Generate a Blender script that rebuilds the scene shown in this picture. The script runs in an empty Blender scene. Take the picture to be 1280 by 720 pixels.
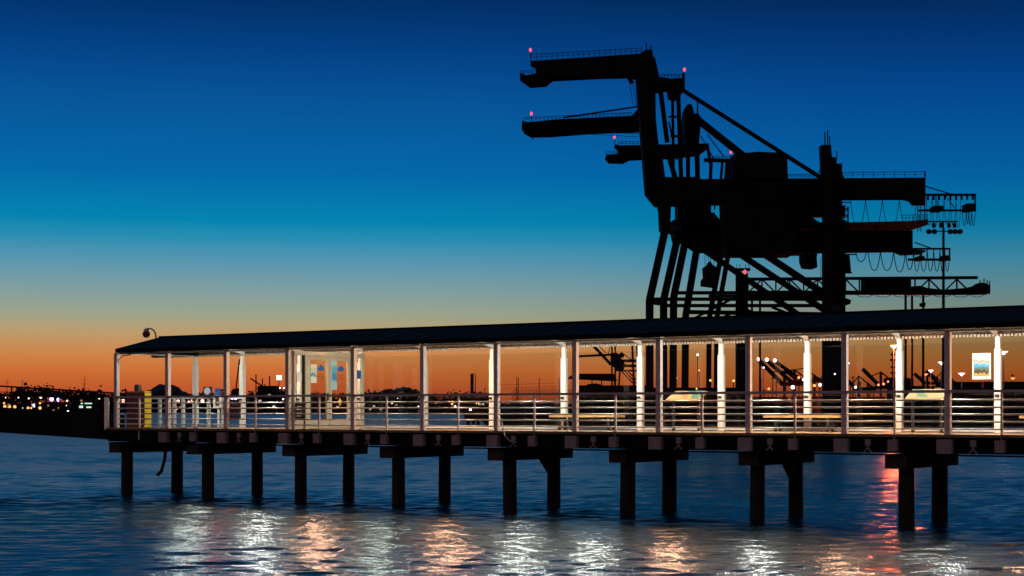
import bpy, bmesh, math, random
from mathutils import Vector, Matrix
random.seed(7)
PI = math.pi
scene = bpy.context.scene
COL = scene.collection

# ------------------------------------------------------------------ camera frame
F = 2087.0                     # focal length in pixels of the 1280 wide photograph
HY = 514.0                     # horizon row
EYE = 2.85
TH = math.atan(F / 3053.0)     # angle of the pier to the view
CT, ST = math.cos(TH), math.sin(TH)
XV = 640 - F / math.tan(TH)

def W(t, p, z):
    """pier coordinates (along, across, height) to the world"""
    return Vector((p * ST + t * CT, p * CT - t * ST, z))

def T(x, p):
    y = F * p / ((x - XV) * ST)
    return (p * CT - y) / ST

def Q(x, y, d):
    return Vector(((x - 640) / F * d, d, EYE + (HY - y) / F * d))

# ------------------------------------------------------------------ materials
def new_mat(name):
    m = bpy.data.materials.new(name); m.use_nodes = True
    nt = m.node_tree; b = nt.nodes['Principled BSDF']
    return m, nt, b

def mat(name, col, rough=0.6, metal=0.0, var=0.25, scale=3.0, bump=0.0, col2=None, stretch=(1, 1, 1), spec=0.5):
    m, nt, b = new_mat(name)
    tc = nt.nodes.new('ShaderNodeTexCoord'); mp = nt.nodes.new('ShaderNodeMapping')
    mp.inputs['Scale'].default_value = stretch
    nz = nt.nodes.new('ShaderNodeTexNoise'); nz.inputs['Scale'].default_value = scale
    nz.inputs['Detail'].default_value = 6; nz.inputs['Roughness'].default_value = .65
    cr = nt.nodes.new('ShaderNodeValToRGB')
    c2 = col2 or tuple(c * (1 - var) for c in col)
    cr.color_ramp.elements[0].position = .35; cr.color_ramp.elements[0].color = (*c2, 1)
    cr.color_ramp.elements[1].position = .65; cr.color_ramp.elements[1].color = (*col, 1)
    nt.links.new(tc.outputs['Object'], mp.inputs['Vector'])
    nt.links.new(mp.outputs['Vector'], nz.inputs['Vector'])
    nt.links.new(nz.outputs['Fac'], cr.inputs['Fac'])
    nt.links.new(cr.outputs['Color'], b.inputs['Base Color'])
    b.inputs['Roughness'].default_value = rough; b.inputs['Metallic'].default_value = metal
    b.inputs['Specular IOR Level'].default_value = spec
    if bump:
        bp = nt.nodes.new('ShaderNodeBump'); bp.inputs['Strength'].default_value = bump
        bp.inputs['Distance'].default_value = .02
        nt.links.new(nz.outputs['Fac'], bp.inputs['Height']); nt.links.new(bp.outputs['Normal'], b.inputs['Normal'])
    return m

def emit(name, col, s):
    m, nt, b = new_mat(name)
    b.inputs['Base Color'].default_value = (.5, .5, .5, 1)
    b.inputs['Emission Color'].default_value = (*col, 1)
    b.inputs['Emission Strength'].default_value = s
    return m

M = {}
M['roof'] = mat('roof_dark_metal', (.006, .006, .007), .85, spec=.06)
M['ceiling'] = mat('ceiling_painted_metal', (.34, .31, .25), .5, var=.2, scale=2)
M['white'] = mat('white_painted_steel', (.82, .81, .77), .42, var=.12, scale=5, bump=.1)
M['cream'] = mat('cream_door_paint', (.46, .42, .33), .45, var=.15, scale=4)
M['post'] = mat('mauve_grey_steel', (.62, .53, .50), .45, var=.2, scale=6, bump=.1)
M['rail'] = mat('rail_tube_steel', (.52, .48, .42), .35, metal=.4, var=.2, scale=8)
M['handrail'] = mat('handrail_brown_steel', (.42, .35, .33), .5, var=.3, scale=6)
M['deck'] = mat('deck_planks', (.25, .155, .07), .75, var=.45, scale=2.5, stretch=(1, 1, 1))
M['timber'] = mat('dark_creosote_timber', (.018, .012, .010), .85, var=.6, scale=2.2, bump=.5, stretch=(3, 3, .6))
M['cap'] = mat('pile_cap_concrete', (.050, .030, .022), .9, var=.6, scale=2.5, bump=.5)
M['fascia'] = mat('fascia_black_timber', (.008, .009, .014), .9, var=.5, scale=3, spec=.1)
M['block'] = mat('post_foot_block', (.34, .26, .25), .7, var=.3, scale=5)
M['crane'] = mat('crane_dark_steel', (.010, .009, .010), .8, var=.4, scale=.25, spec=.08)
M['cranered'] = mat('crane_rust_orange', (.30, .085, .03), .7, var=.45, scale=.3, spec=.1)
M['cable'] = mat('black_cable', (.008, .008, .009), .8, spec=.05)
M['shore'] = mat('far_shore_earth', (.012, .010, .008), .95, spec=.05, scale=.05)
M['leaf'] = mat('far_foliage', (.012, .012, .007), .95, spec=.03, scale=.2)
M['hill'] = mat('hill_scrub', (.030, .022, .022), .95, spec=.03, scale=.01)
M['wharf'] = mat('wharf_asphalt', (.022, .018, .016), 1, spec=0, scale=.2)
M['bldg'] = mat('dark_building_wall', (.010, .009, .009), .9, spec=.1, scale=.2)
M['cont_red'] = mat('container_red_paint', (.20, .035, .015), .6, spec=.2, scale=.6)
M['cont_dark'] = mat('container_dark_paint', (.009, .008, .009), .8, spec=.1, scale=.6)
M['wood'] = mat('bench_wood', (.50, .32, .13), .6, var=.4, scale=3, stretch=(1, 1, 4))
M['brown'] = mat('brown_board', (.13, .055, .045), .7, var=.4, scale=9)
M['yellow'] = mat('yellow_cabinet_paint', (.52, .36, .02), .4, var=.15, scale=4)
M['cabinet_shade'] = mat('cabinet_shade_maroon', (.17, .03, .012), .5, var=.3, scale=4)  # unlit front of the yellow cabinet, its shade put into the colour
M['black'] = mat('black_plastic', (.012, .012, .012), .5)
M['bluesign'] = mat('blue_sign_face', (.02, .12, .42), .4, var=.2, scale=5)
M['paper'] = mat('white_paper', (.72, .72, .66), .6, var=.1, scale=5)
M['housing'] = mat('lamp_housing', (.5, .5, .48), .4)

def glass_mat():
    m = bpy.data.materials.new('clear_glass'); m.use_nodes = True
    nt = m.node_tree; nt.nodes.clear()
    out = nt.nodes.new('ShaderNodeOutputMaterial'); mix = nt.nodes.new('ShaderNodeMixShader')
    tr = nt.nodes.new('ShaderNodeBsdfTransparent'); gl = nt.nodes.new('ShaderNodeBsdfGlossy')
    fr = nt.nodes.new('ShaderNodeFresnel'); ge = nt.nodes.new('ShaderNodeNewGeometry'); mrg = nt.nodes.new('ShaderNodeMapRange'); mrg.inputs['To Min'].default_value = 1.5; mrg.inputs['To Max'].default_value = 1 / 1.5; nt.links.new(ge.outputs['Backfacing'], mrg.inputs['Value']); nt.links.new(mrg.outputs[0], fr.inputs['IOR'])
    tr.inputs['Color'].default_value = (.93, .95, .93, 1)
    gl.inputs['Roughness'].default_value = .02
    nt.links.new(fr.outputs[0], mix.inputs[0]); nt.links.new(tr.outputs[0], mix.inputs[1])
    nt.links.new(gl.outputs[0], mix.inputs[2]); nt.links.new(mix.outputs[0], out.inputs[0])
    return m
M['glass'] = glass_mat()

def poster_mat(name, bands, axis='V'):
    """a picture made of colour bands down the sheet, broken up by noise (generated coordinates)"""
    m, nt, b = new_mat(name)
    tc = nt.nodes.new('ShaderNodeTexCoord'); sp = nt.nodes.new('ShaderNodeSeparateXYZ')
    nz = nt.nodes.new('ShaderNodeTexNoise'); nz.inputs['Scale'].default_value = 4; nz.inputs['Detail'].default_value = 4
    ma = nt.nodes.new('ShaderNodeMath'); ma.operation = 'MULTIPLY_ADD'; ma.inputs[1].default_value = .45
    mb = nt.nodes.new('ShaderNodeMath'); mb.operation = 'SUBTRACT'; mb.inputs[1].default_value = .22
    cr = nt.nodes.new('ShaderNodeValToRGB'); cr.color_ramp.interpolation = 'CONSTANT'
    el = cr.color_ramp.elements
    for i, (p, c) in enumerate(bands):
        e = el[i] if i < 2 else el.new(p)
        e.position = p; e.color = (*c, 1)
    nt.links.new(tc.outputs['Generated'], sp.inputs[0]); nt.links.new(tc.outputs['Generated'], nz.inputs['Vector'])
    nt.links.new(nz.outputs['Fac'], ma.inputs[0]); nt.links.new(sp.outputs['Z' if axis == 'V' else 'X'], ma.inputs[2])
    nt.links.new(ma.outputs[0], mb.inputs[0]); nt.links.new(mb.outputs[0], cr.inputs[0])
    nt.links.new(cr.outputs[0], b.inputs['Base Color']); b.inputs['Roughness'].default_value = .5
    return m
M['sunset'] = poster_mat('poster_landscape_print', [(0, (.45, .25, .03)), (.16, (.03, .03, .02)), (.34, (.05, .12, .10)), (.48, (.03, .25, .5)), (.62, (.15, .40, .55)), (.74, (.75, .25, .12)), (.86, (.35, .45, .55))])
M['map'] = poster_mat('panel_map_print', [(0, (.34, .29, .16)), (.35, (.33, .19, .08)), (.5, (.36, .29, .11)), (.6, (.05, .16, .13)), (.78, (.10, .24, .22)), (.95, (.30, .27, .16))], 'H')
M['map2'] = poster_mat('panel_text_print', [(0, (.30, .27, .17)), (.25, (.10, .20, .15)), (.45, (.30, .27, .15)), (.7, (.32, .28, .18)), (.9, (.22, .21, .14))], 'H')
M['doorposter'] = poster_mat('door_notice_print', [(0, (.65, .7, .65)), (.35, (.05, .25, .5)), (.5, (.55, .62, .55)), (.8, (.75, .75, .62))])
M['doorblue'] = poster_mat('door_blue_print', [(0, (.25, .5, .6)), (.3, (.04, .22, .5)), (.55, (.1, .4, .6)), (.8, (.35, .6, .65))])

EM = {
 'white': emit('glow_white', (1, .90, .80), 9), 'pink': emit('glow_pink', (1, .55, .62), 16),
 'orange': emit('glow_sodium', (1, .20, .06), 4.5), 'yellow': emit('glow_yellow', (1, .55, .10), 2.6),
 'purple': emit('glow_violet', (.55, .38, 1), 7), 'green': emit('glow_greenish', (.6, 1, .75), .9),
 'red': emit('glow_red', (1, .07, .12), 1.8), 'blue': emit('glow_blue', (.2, .45, 1), 5),
 'dimwhite': emit('glow_window', (1, .95, .8), .45), 'dimorange': emit('glow_window_warm', (1, .4, .12), .35),
 'redflood': emit('glow_red_flood', (1, .14, .045), 9000), 'pale': emit('glow_pale', (1, .93, .82), 2.2), 'amber': emit('glow_amber', (1, .38, .08), 2.0), 'rosy': emit('glow_rosy', (1, .42, .32), 2.6), 'violet': emit('glow_violet_far', (.45, .28, 1), 5),
}

# ------------------------------------------------------------------ mesh builder
class MB:
    def __init__(s): s.v = []; s.f = []
    def add(s, vs, fs):
        k = len(s.v); s.v += [Vector(v) for v in vs]; s.f += [[i + k for i in f] for f in fs]; return s
    def hexa(s, c):
        return s.add(c, [[0, 3, 2, 1], [4, 5, 6, 7], [0, 1, 5, 4], [1, 2, 6, 5], [2, 3, 7, 6], [3, 0, 4, 7]])
    def box(s, x0, x1, y0, y1, z0, z1):
        return s.hexa([(x0, y0, z0), (x1, y0, z0), (x1, y1, z0), (x0, y1, z0), (x0, y0, z1), (x1, y0, z1), (x1, y1, z1), (x0, y1, z1)])
    def pbox(s, t0, t1, p0, p1, z0, z1):     # box in pier coordinates
        return s.hexa([W(t0, p0, z0), W(t1, p0, z0), W(t1, p1, z0), W(t0, p1, z0), W(t0, p0, z1), W(t1, p0, z1), W(t1, p1, z1), W(t0, p1, z1)])
    def beam(s, a, b, w, h=None, up=None):
        """box along a-b, w across (horizontal), h in the up direction"""
        a, b = Vector(a), Vector(b); h = h or w
        d = (b - a).normalized()
        ref = Vector(up) if up else (Vector((0, 0, 1)) if abs(d.z) < .99 else Vector((1, 0, 0)))
        sd = d.cross(ref).normalized(); u = sd.cross(d).normalized()
        sd *= w / 2; u *= h / 2
        return s.hexa([a - sd - u, a + sd - u, b + sd - u, b - sd - u, a - sd + u, a + sd + u, b + sd + u, b - sd + u])
    def tube(s, pts, r, n=8, r2=None):
        pts = [Vector(p) for p in pts]; rings = []
        base = len(s.v); m = len(pts); prev = None
        for i, p in enumerate(pts):
            d = (pts[min(i + 1, m - 1)] - pts[max(i - 1, 0)]).normalized()
            if prev is None:
                ref = Vector((0, 0, 1)) if abs(d.z) < .9 else Vector((1, 0, 0))
                a = d.cross(ref).normalized()
            else:
                a = (prev - d * prev.dot(d)).normalized()
            prev = a; b = d.cross(a)
            rr = r if r2 is None else r + (r2 - r) * i / (m - 1)
            for k in range(n):
                an = 2 * PI * k / n
                s.v.append(p + (a * math.cos(an) + b * math.sin(an)) * rr)
        for i in range(m - 1):
            for k in range(n):
                a0 = base + i * n + k; a1 = base + i * n + (k + 1) % n
                s.f.append([a0, a1, a1 + n, a0 + n])
        s.f.append([base + k for k in range(n)][::-1]); s.f.append([base + (m - 1) * n + k for k in range(n)])
        return s
    def ball(s, c, r, n=10, m=7, sz=1.0):
        c = Vector(c); base = len(s.v)
        for i in range(m + 1):
            ph = PI * i / m
            for k in range(n):
                th = 2 * PI * k / n
                s.v.append(c + Vector((r * math.sin(ph) * math.cos(th), r * math.sin(ph) * math.sin(th), r * sz * math.cos(ph))))
        for i in range(m):
            for k in range(n):
                a = base + i * n + k; b = base + i * n + (k + 1) % n
                s.f.append([a, a + n, b + n, b])
        return s
    def poly(s, pts, d, depth):
        """pixel outline pts at distance d, given real thickness away from the viewer"""
        n = len(pts); a = [Q(x, y, d) for x, y in pts]; b = [p + Vector((0, depth, 0)) for p in a]
        return s.add(a + b, [list(range(n))[::-1], [i + n for i in range(n)]] + [[i, (i + 1) % n, (i + 1) % n + n, i + n] for i in range(n)])
    def build(s, name, m, parent=None, smooth=False):
        me = bpy.data.meshes.new(name); me.from_pydata([tuple(v) for v in s.v], [], s.f)
        bm = bmesh.new(); bm.from_mesh(me); bmesh.ops.recalc_face_normals(bm, faces=bm.faces)
        bm.to_mesh(me); bm.free()
        me.materials.append(m)
        if smooth:
            for p in me.polygons: p.use_smooth = True
        o = bpy.data.objects.new(name, me); COL.objects.link(o)
        if parent is not None:
            o.parent = parent
            o.matrix_parent_inverse = Matrix.Identity(4)
            off = parent_origin(parent)
            if off.length > 0:
                me.transform(Matrix.Translation(-off))
        return o

ORIG = {}
def parent_origin(o):
    v = Vector((0, 0, 0))
    while o is not None:
        v = v + Vector(o.location); o = o.parent
    return v

def tag(o, label=None, cat=None, group=None, kind=None):
    if label: o['label'] = label
    if cat: o['category'] = cat
    if group: o['group'] = group
    if kind: o['kind'] = kind
    return o

def thing(name, loc, label, cat, group=None):
    o = bpy.data.objects.new(name, None); COL.objects.link(o); o.location = loc
    o.empty_display_size = .3
    return tag(o, label, cat, group)

def copy_tree(o, parent=None):
    c = o.copy(); COL.objects.link(c); c.parent = parent
    for ch in list(o.children): copy_tree(ch, c)
    return c

# ------------------------------------------------------------------ camera
cd = bpy.data.cameras.new('Camera'); cam = bpy.data.objects.new('Camera', cd); COL.objects.link(cam)
cam.location = (0, 0, EYE); cam.rotation_euler = (PI / 2, 0, 0)
cd.sensor_width = 36; cd.lens = F / 1280 * 36; cd.shift_y = (HY - 360) / 1280
cd.clip_start = .5; cd.clip_end = 30000
scene.camera = cam

# ------------------------------------------------------------------ sky
def srgb(c):
    return tuple((x / 255 / 12.92) if x / 255 <= .04045 else ((x / 255 + .055) / 1.055) ** 2.4 for x in c)
w = bpy.data.worlds.new('World'); scene.world = w; w.use_nodes = True
nt = w.node_tree; nt.nodes.clear()
L = nt.links.new
out = nt.nodes.new('ShaderNodeOutputWorld')
tc = nt.nodes.new('ShaderNodeTexCoord'); sep = nt.nodes.new('ShaderNodeSeparateXYZ'); L(tc.outputs['Generated'], sep.inputs[0])
def math_node(op, a=None, b=None, c=None, clamp=False):
    n = nt.nodes.new('ShaderNodeMath'); n.operation = op; n.use_clamp = clamp
    for i, v in enumerate((a, b, c)):
        if v is None: continue
        if hasattr(v, 'default_value') or hasattr(v, 'links'): L(v, n.inputs[i])
        else: n.inputs[i].default_value = v
    return n.outputs[0]
zz = math_node('MAXIMUM', sep.outputs['Z'], 0.0)
fac = math_node('DIVIDE', zz, .5, clamp=True)
def ramp(stops):
    r = nt.nodes.new('ShaderNodeValToRGB'); r.color_ramp.interpolation = 'LINEAR'
    el = r.color_ramp.elements
    for i, (y, c) in enumerate(stops):
        z = y if y < 0 else math.sin(math.atan((HY - y) / F))
        pos = (-y if y < 0 else z) / .5
        e = el[i] if i < 2 else el.new(pos)
        e.position = pos; e.color = (*srgb(c), 1)
    L(fac, r.inputs[0]); return r.outputs[0]
# stops by row of the photograph (negative: minus the sine of the elevation)
glow = ramp([(514, (150, 60, 40)), (490, (188, 84, 44)), (465, (204, 110, 52)), (442, (206, 134, 76)), (418, (188, 156, 108)),
             (395, (156, 163, 138)), (365, (128, 158, 160)), (330, (88, 150, 176)), (302, (40, 142, 178)), (280, (0, 132, 176)), (220, (0, 104, 170)),
             (130, (4, 84, 152)), (60, (0, 63, 130)), (0, (0, 46, 100)), (-.30, (20, 112, 170)), (-.42, (34, 132, 184)), (-.5, (14, 90, 140))])  # unseen sky above the frame made brighter here and in cool, for bluer water
cool = ramp([(514, (104, 38, 22)), (490, (146, 64, 28)), (465, (168, 88, 36)), (442, (158, 104, 52)), (418, (138, 122, 84)),
             (395, (116, 130, 116)), (365, (92, 134, 142)), (330, (58, 130, 158)), (302, (22, 122, 160)), (280, (0, 116, 160)), (220, (0, 92, 158)),
             (130, (0, 70, 142)), (60, (0, 52, 114)), (0, (0, 36, 84)), (-.30, (16, 100, 156)), (-.42, (28, 118, 170)), (-.5, (12, 80, 126))])
# x/y gives the azimuth tangent; -0.31..0.31 over the frame
az = math_node('ARCTAN2', sep.outputs['X'], sep.outputs['Y'])
mr = nt.nodes.new('ShaderNodeMapRange'); mr.interpolation_type = 'SMOOTHSTEP'
mr.inputs['From Min'].default_value = -.10; mr.inputs['From Max'].default_value = .34
L(az, mr.inputs['Value'])
mix = nt.nodes.new('ShaderNodeMix'); mix.data_type = 'RGBA'
L(mr.outputs[0], mix.inputs['Factor']); L(glow, mix.inputs['A']); L(cool, mix.inputs['B'])
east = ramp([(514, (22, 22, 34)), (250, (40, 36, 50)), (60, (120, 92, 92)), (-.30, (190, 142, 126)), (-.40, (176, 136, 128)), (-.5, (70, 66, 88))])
# unseen sky behind the viewer, made pinkish higher up to light the near posts
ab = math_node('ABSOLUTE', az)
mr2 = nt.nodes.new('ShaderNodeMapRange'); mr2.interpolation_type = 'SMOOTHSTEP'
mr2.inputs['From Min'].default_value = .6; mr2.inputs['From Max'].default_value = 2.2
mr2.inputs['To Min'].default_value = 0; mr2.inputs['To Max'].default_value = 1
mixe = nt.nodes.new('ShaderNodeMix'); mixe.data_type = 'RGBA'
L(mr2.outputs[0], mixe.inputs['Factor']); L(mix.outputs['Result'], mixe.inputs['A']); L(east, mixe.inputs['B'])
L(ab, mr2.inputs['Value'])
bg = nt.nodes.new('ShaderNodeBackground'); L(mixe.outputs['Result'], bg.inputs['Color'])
sky = nt.nodes.new('ShaderNodeTexSky'); sky.sky_type = 'NISHITA'; sky.sun_disc = False
sky.sun_elevation = math.radians(-3); sky.sun_rotation = math.radians(-6)
bg2 = nt.nodes.new('ShaderNodeBackground'); L(sky.outputs[0], bg2.inputs['Color']); bg2.inputs['Strength'].default_value = .004
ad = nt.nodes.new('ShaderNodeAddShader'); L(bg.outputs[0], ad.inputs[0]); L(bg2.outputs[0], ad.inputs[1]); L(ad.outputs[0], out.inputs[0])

# ------------------------------------------------------------------ water
def water_mat():
    m, nt, b = new_mat('harbour_water')
    L = nt.links.new
    b.inputs['Base Color'].default_value = (.003, .022, .040, 1)
    b.inputs['IOR'].default_value = 1.33
    tc = nt.nodes.new('ShaderNodeTexCoord')
    sx = nt.nodes.new('ShaderNodeSeparateXYZ'); L(tc.outputs['Object'], sx.inputs[0])
    rr = nt.nodes.new('ShaderNodeMapRange'); rr.inputs['From Min'].default_value = 50; rr.inputs['From Max'].default_value = 260
    rr.inputs['To Min'].default_value = .215; rr.inputs['To Max'].default_value = .34
    L(sx.outputs['Y'], rr.inputs['Value']); L(rr.outputs[0], b.inputs['Roughness'])
    def layer(sx, sy, scale, detail, rough, dist=0.0, rot=0):
        mp = nt.nodes.new('ShaderNodeMapping'); mp.inputs['Scale'].default_value = (sx, sy, 1); mp.inputs['Rotation'].default_value = (0, 0, rot)
        nz = nt.nodes.new('ShaderNodeTexNoise'); nz.inputs['Scale'].default_value = scale
        nz.inputs['Detail'].default_value = detail; nz.inputs['Roughness'].default_value = rough; nz.inputs['Distortion'].default_value = dist
        L(tc.outputs['Object'], mp.inputs[0]); L(mp.outputs[0], nz.inputs['Vector']); return nz.outputs['Fac']
    def mul(a, k):
        n = nt.nodes.new('ShaderNodeMath'); n.operation = 'MULTIPLY'; L(a, n.inputs[0]); n.inputs[1].default_value = k; return n.outputs[0]
    def add(a, c):
        n = nt.nodes.new('ShaderNodeMath'); n.operation = 'ADD'; L(a, n.inputs[0]); L(c, n.inputs[1]); return n.outputs[0]
    big = mul(layer(.5, 1.0, .22, 2, .5), .10)
    mid = mul(layer(.4, 1.0, 1.4, 3, .55, .3, .06), .06)
    small = mul(layer(.5, 1.0, 5.5, 3, .6, .2, -.05), .026)
    h = add(add(big, mid), small)
    bp = nt.nodes.new('ShaderNodeBump'); bp.inputs['Strength'].default_value = 1; bp.inputs['Distance'].default_value = 1
    L(h, bp.inputs['Height']); L(bp.outputs[0], b.inputs['Normal'])
    return m
M['water'] = water_mat()
import numpy as np
def make_water():
    ys = [-60.0, 0.0, 12.0, 18.0]
    y = 20.0
    while y < 12000:
        ys.append(y); y += max(.08, y * .0023) if y < 230 else y * .02
    ys = np.array(ys); nc = 760
    u = np.linspace(-1, 1, nc)
    half = np.maximum(ys, 20) * .45 + 18
    X = half[:, None] * u[None, :]; Y = np.repeat(ys[:, None], nc, 1)
    rs = np.random.RandomState(4)
    Z = np.zeros_like(X)
    fade = np.clip((260 - Y) / 110, 0, 1) * np.clip((Y - 18) / 4, 0, 1) * np.clip((1 - np.abs(u))[None, :] / .04, 0, 1)
    gust = .75 + .35 * np.sin(Y * .21 + .6 * np.sin(X * .05)) * np.sin(Y * .083 + X * .03 + 1)
    nw = 90
    for i in range(nw):
        lam = .30 * (5.5 ** (rs.rand() ** 1.8))                       # 0.45 to 6.3 m
        an = math.pi / 2 + rs.normal(0, .50)                    # crests mostly across the view
        k = 2 * math.pi / lam
        slope = .033 * (1.0 if lam < 2.2 else .55)
        res = np.clip((lam / np.maximum(.10, Y * .0023) - 2.5) / 2, 0, 1)   # drop waves the mesh cannot carry
        Z += slope / k * np.sin(k * (math.cos(an) * X + math.sin(an) * Y) + rs.rand() * 6.283) * res
    near = .62 + .50 * np.clip((66 - Y) / 24, 0, 1)
    Z *= fade * gust * WAVE * near
    nr = len(ys)
    outer = 6500.0
    V = np.zeros((nr, nc + 2, 3)); V[:, 1:-1, 0] = X; V[:, 1:-1, 1] = Y; V[:, 1:-1, 2] = Z
    V[:, 0, 0] = -outer; V[:, -1, 0] = outer; V[:, 0, 1] = ys; V[:, -1, 1] = ys
    n2 = nc + 2
    I = np.arange(nr * n2).reshape(nr, n2)
    Fq = np.stack([I[:-1, :-1], I[:-1, 1:], I[1:, 1:], I[1:, :-1]], -1).reshape(-1, 4)
    me = bpy.data.meshes.new('water')
    me.vertices.add(nr * n2); me.vertices.foreach_set('co', V.reshape(-1).astype(np.float32))
    nf = len(Fq); me.loops.add(nf * 4); me.loops.foreach_set('vertex_index', Fq.reshape(-1).astype(np.int32))
    me.polygons.add(nf); me.polygons.foreach_set('loop_start', np.arange(0, nf * 4, 4, dtype=np.int32))
    me.polygons.foreach_set('use_smooth', np.ones(nf, dtype=bool))
    me.update(calc_edges=True); me.materials.append(M['water'])
    o = bpy.data.objects.new('water', me); COL.objects.link(o); tag(o, kind='structure')
WAVE = .82
make_water()
mb = MB(); mb.add([(-9000, -900, -6), (9000, -900, -6), (9000, 14000, -6), (-9000, 14000, -6)], [[0, 1, 2, 3]])
tag(mb.build('seabed', M['shore']), kind='structure')

# ------------------------------------------------------------------ PIER
PN, PF = 39.1, 42.75          # near and far column lines
ZD, ZR, ZE, ZT = 2.29, 3.36, 4.79, 5.415
step = (T(1185, PN) - T(210, PN)) / 10
posts = [T(1185, PN) + k * step for k in range(-10, 3)]
t_end = T(146, PN)
t_right = posts[-1] + step * 1.5
pier_origin = W(T(640, 40.9), 40.9, 0)
pier = thing('pier', pier_origin, 'long dark timber pier deck standing on paired piles over the harbour', 'pier')
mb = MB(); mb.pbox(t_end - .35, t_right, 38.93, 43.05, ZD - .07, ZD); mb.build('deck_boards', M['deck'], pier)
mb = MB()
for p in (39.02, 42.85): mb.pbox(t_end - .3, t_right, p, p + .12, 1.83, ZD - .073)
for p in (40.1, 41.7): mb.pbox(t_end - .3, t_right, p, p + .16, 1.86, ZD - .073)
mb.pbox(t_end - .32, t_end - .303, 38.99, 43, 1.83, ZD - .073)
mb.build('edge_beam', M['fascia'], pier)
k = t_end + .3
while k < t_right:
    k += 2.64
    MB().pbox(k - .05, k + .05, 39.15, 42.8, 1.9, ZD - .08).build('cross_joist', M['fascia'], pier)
for t in posts:
    MB().pbox(t - .20, t + .17, 38.86, 39.015, 1.83, 2.17).build('post_foot', M['block'], pier)
    MB().pbox(t + step / 2 - .12, t + step / 2 + .12, 38.88, 39.015, 1.87, 2.16).build('baluster_foot', M['block'], pier)
    a = t + step / 4
    if a < t_right:
        b_ = MB().pbox(a - .07, a + .07, 38.95, 39.015, 2.0, 2.16)
        b_.tube([W(a, 38.98, 2.0), W(a - .02, 38.96, 1.92), W(a - .10, 38.95, 1.84)], .018, 6)
        b_.tube([W(a, 38.98, 2.0), W(a + .02, 38.96, 1.92), W(a + .10, 38.95, 1.84)], .018, 6)
        b_.build('pipe_hanger', M['block'], pier)
MB().tube([W(t_end, 38.95, 1.79), W(t_right, 38.95, 1.79)], .025, 6).build('service_pipe', M['fascia'], pier)
pile_x = [159, 260, 376, 498, 637, 785, 947, 1133]
tp = [T(x, 39.75) for x in pile_x]; tp.append(2 * tp[-1] - tp[-2])
for i, t in enumerate(tp):
    c = MB(); c.pbox(t - .27, t + .27, 39.18 - (.15 if i % 3 == 1 else 0), 42.75, 1.44, 1.80)
    if i in (4, 6): c.add([W(t - .1, 41.4, 1.44), W(t + .1, 41.4, 1.44), W(t + .1, 41.9, 1.44), W(t - .1, 41.9, 1.44), W(t - .1, 41.88, 1.0), W(t + .1, 41.88, 1.0)], [[0, 1, 5, 4], [0, 4, 3], [1, 2, 5], [0, 3, 2, 1], [4, 5, 2, 3]])
    c.build('pile_cap', M['cap'], pier)
    for p in (39.75, 42.1):
        m_ = MB(); r = .205 + random.uniform(-.012, .012)
        lean = random.uniform(-.03, .03)
        m_.tube([W(t + lean, p, -4), W(t + lean * .5, p, 0), W(t, p, 1.44)], r * 1.04, 14, r * .97)
        m_.build('pile', M['timber'], pier, smooth=False)

# hanging hose at the pier end
hs = MB(); p0 = T(207, 39.3)
hs.tube([Vector(W(p0, 39.3, 1.85)), W(p0, 39.3, 1.5), W(p0 - .06, 39.3, 1.2), W(p0 - .2, 39.3, .85), W(p0 - .38, 39.3, .72)], .055, 8)
tag(hs.build('hose', M['cable'], None, True), 'black hose hanging in a hook shape between the leftmost piles', 'hose')
cb = MB(); tt = T(622, PN)
cb.tube([W(tt, 38.95, 2.62), W(tt + .12, 38.9, 2.72), W(tt + .28, 38.88, 2.62), W(tt + .36, 38.86, 2.35), W(tt + .42, 38.86, 2.15), W(tt + .60, 38.86, 2.0), W(tt + .8, 38.9, 1.96)], .016, 6)
tag(cb.build('loose_cable', M['rail'], None, True), 'thin pale cable drooping from a railing post over the pier edge', 'cable')

# ------------------------------------------------------------------ canopy
canopy = thing('canopy', pier_origin + Vector((0, 0, ZD)), 'long low black hipped roof on steel columns sheltering the pier', 'canopy')
PE, PE2, PR = 38.86, 43.0, 40.93
t0 = T(144, PE); tr0 = T(199, PR); t1 = t_right
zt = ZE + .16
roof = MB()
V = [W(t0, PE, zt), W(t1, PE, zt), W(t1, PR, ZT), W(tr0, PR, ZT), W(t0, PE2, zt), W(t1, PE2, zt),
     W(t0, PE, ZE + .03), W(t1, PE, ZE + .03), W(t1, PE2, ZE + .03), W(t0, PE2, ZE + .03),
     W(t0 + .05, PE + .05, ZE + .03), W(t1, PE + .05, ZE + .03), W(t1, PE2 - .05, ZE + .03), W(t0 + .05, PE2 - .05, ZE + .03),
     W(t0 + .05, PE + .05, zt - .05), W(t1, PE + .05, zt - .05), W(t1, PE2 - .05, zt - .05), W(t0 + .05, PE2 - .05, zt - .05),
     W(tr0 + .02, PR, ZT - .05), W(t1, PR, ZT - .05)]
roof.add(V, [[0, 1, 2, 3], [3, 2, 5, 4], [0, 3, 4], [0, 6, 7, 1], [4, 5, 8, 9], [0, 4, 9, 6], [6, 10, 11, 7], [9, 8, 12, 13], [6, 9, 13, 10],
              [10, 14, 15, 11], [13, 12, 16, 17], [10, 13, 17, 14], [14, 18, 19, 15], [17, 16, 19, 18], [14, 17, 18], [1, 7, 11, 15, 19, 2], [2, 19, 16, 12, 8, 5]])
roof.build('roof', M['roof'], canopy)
seam = MB()
x = t0 + .4
while x < t1:
    zz0 = zt; tt = x
    a = W(x, PE, zt + .008); b = W(max(x, tr0), PR, ZT + .008) if x >= tr0 else W(x, PE + (PR - PE) * (x - t0) / (tr0 - t0), zt + (ZT - zt) * (x - t0) / (tr0 - t0) + .008)
    seam.beam(a, b, .02, .012); x += .55
seam.build('roof_seam', M['roof'], canopy)
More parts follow.
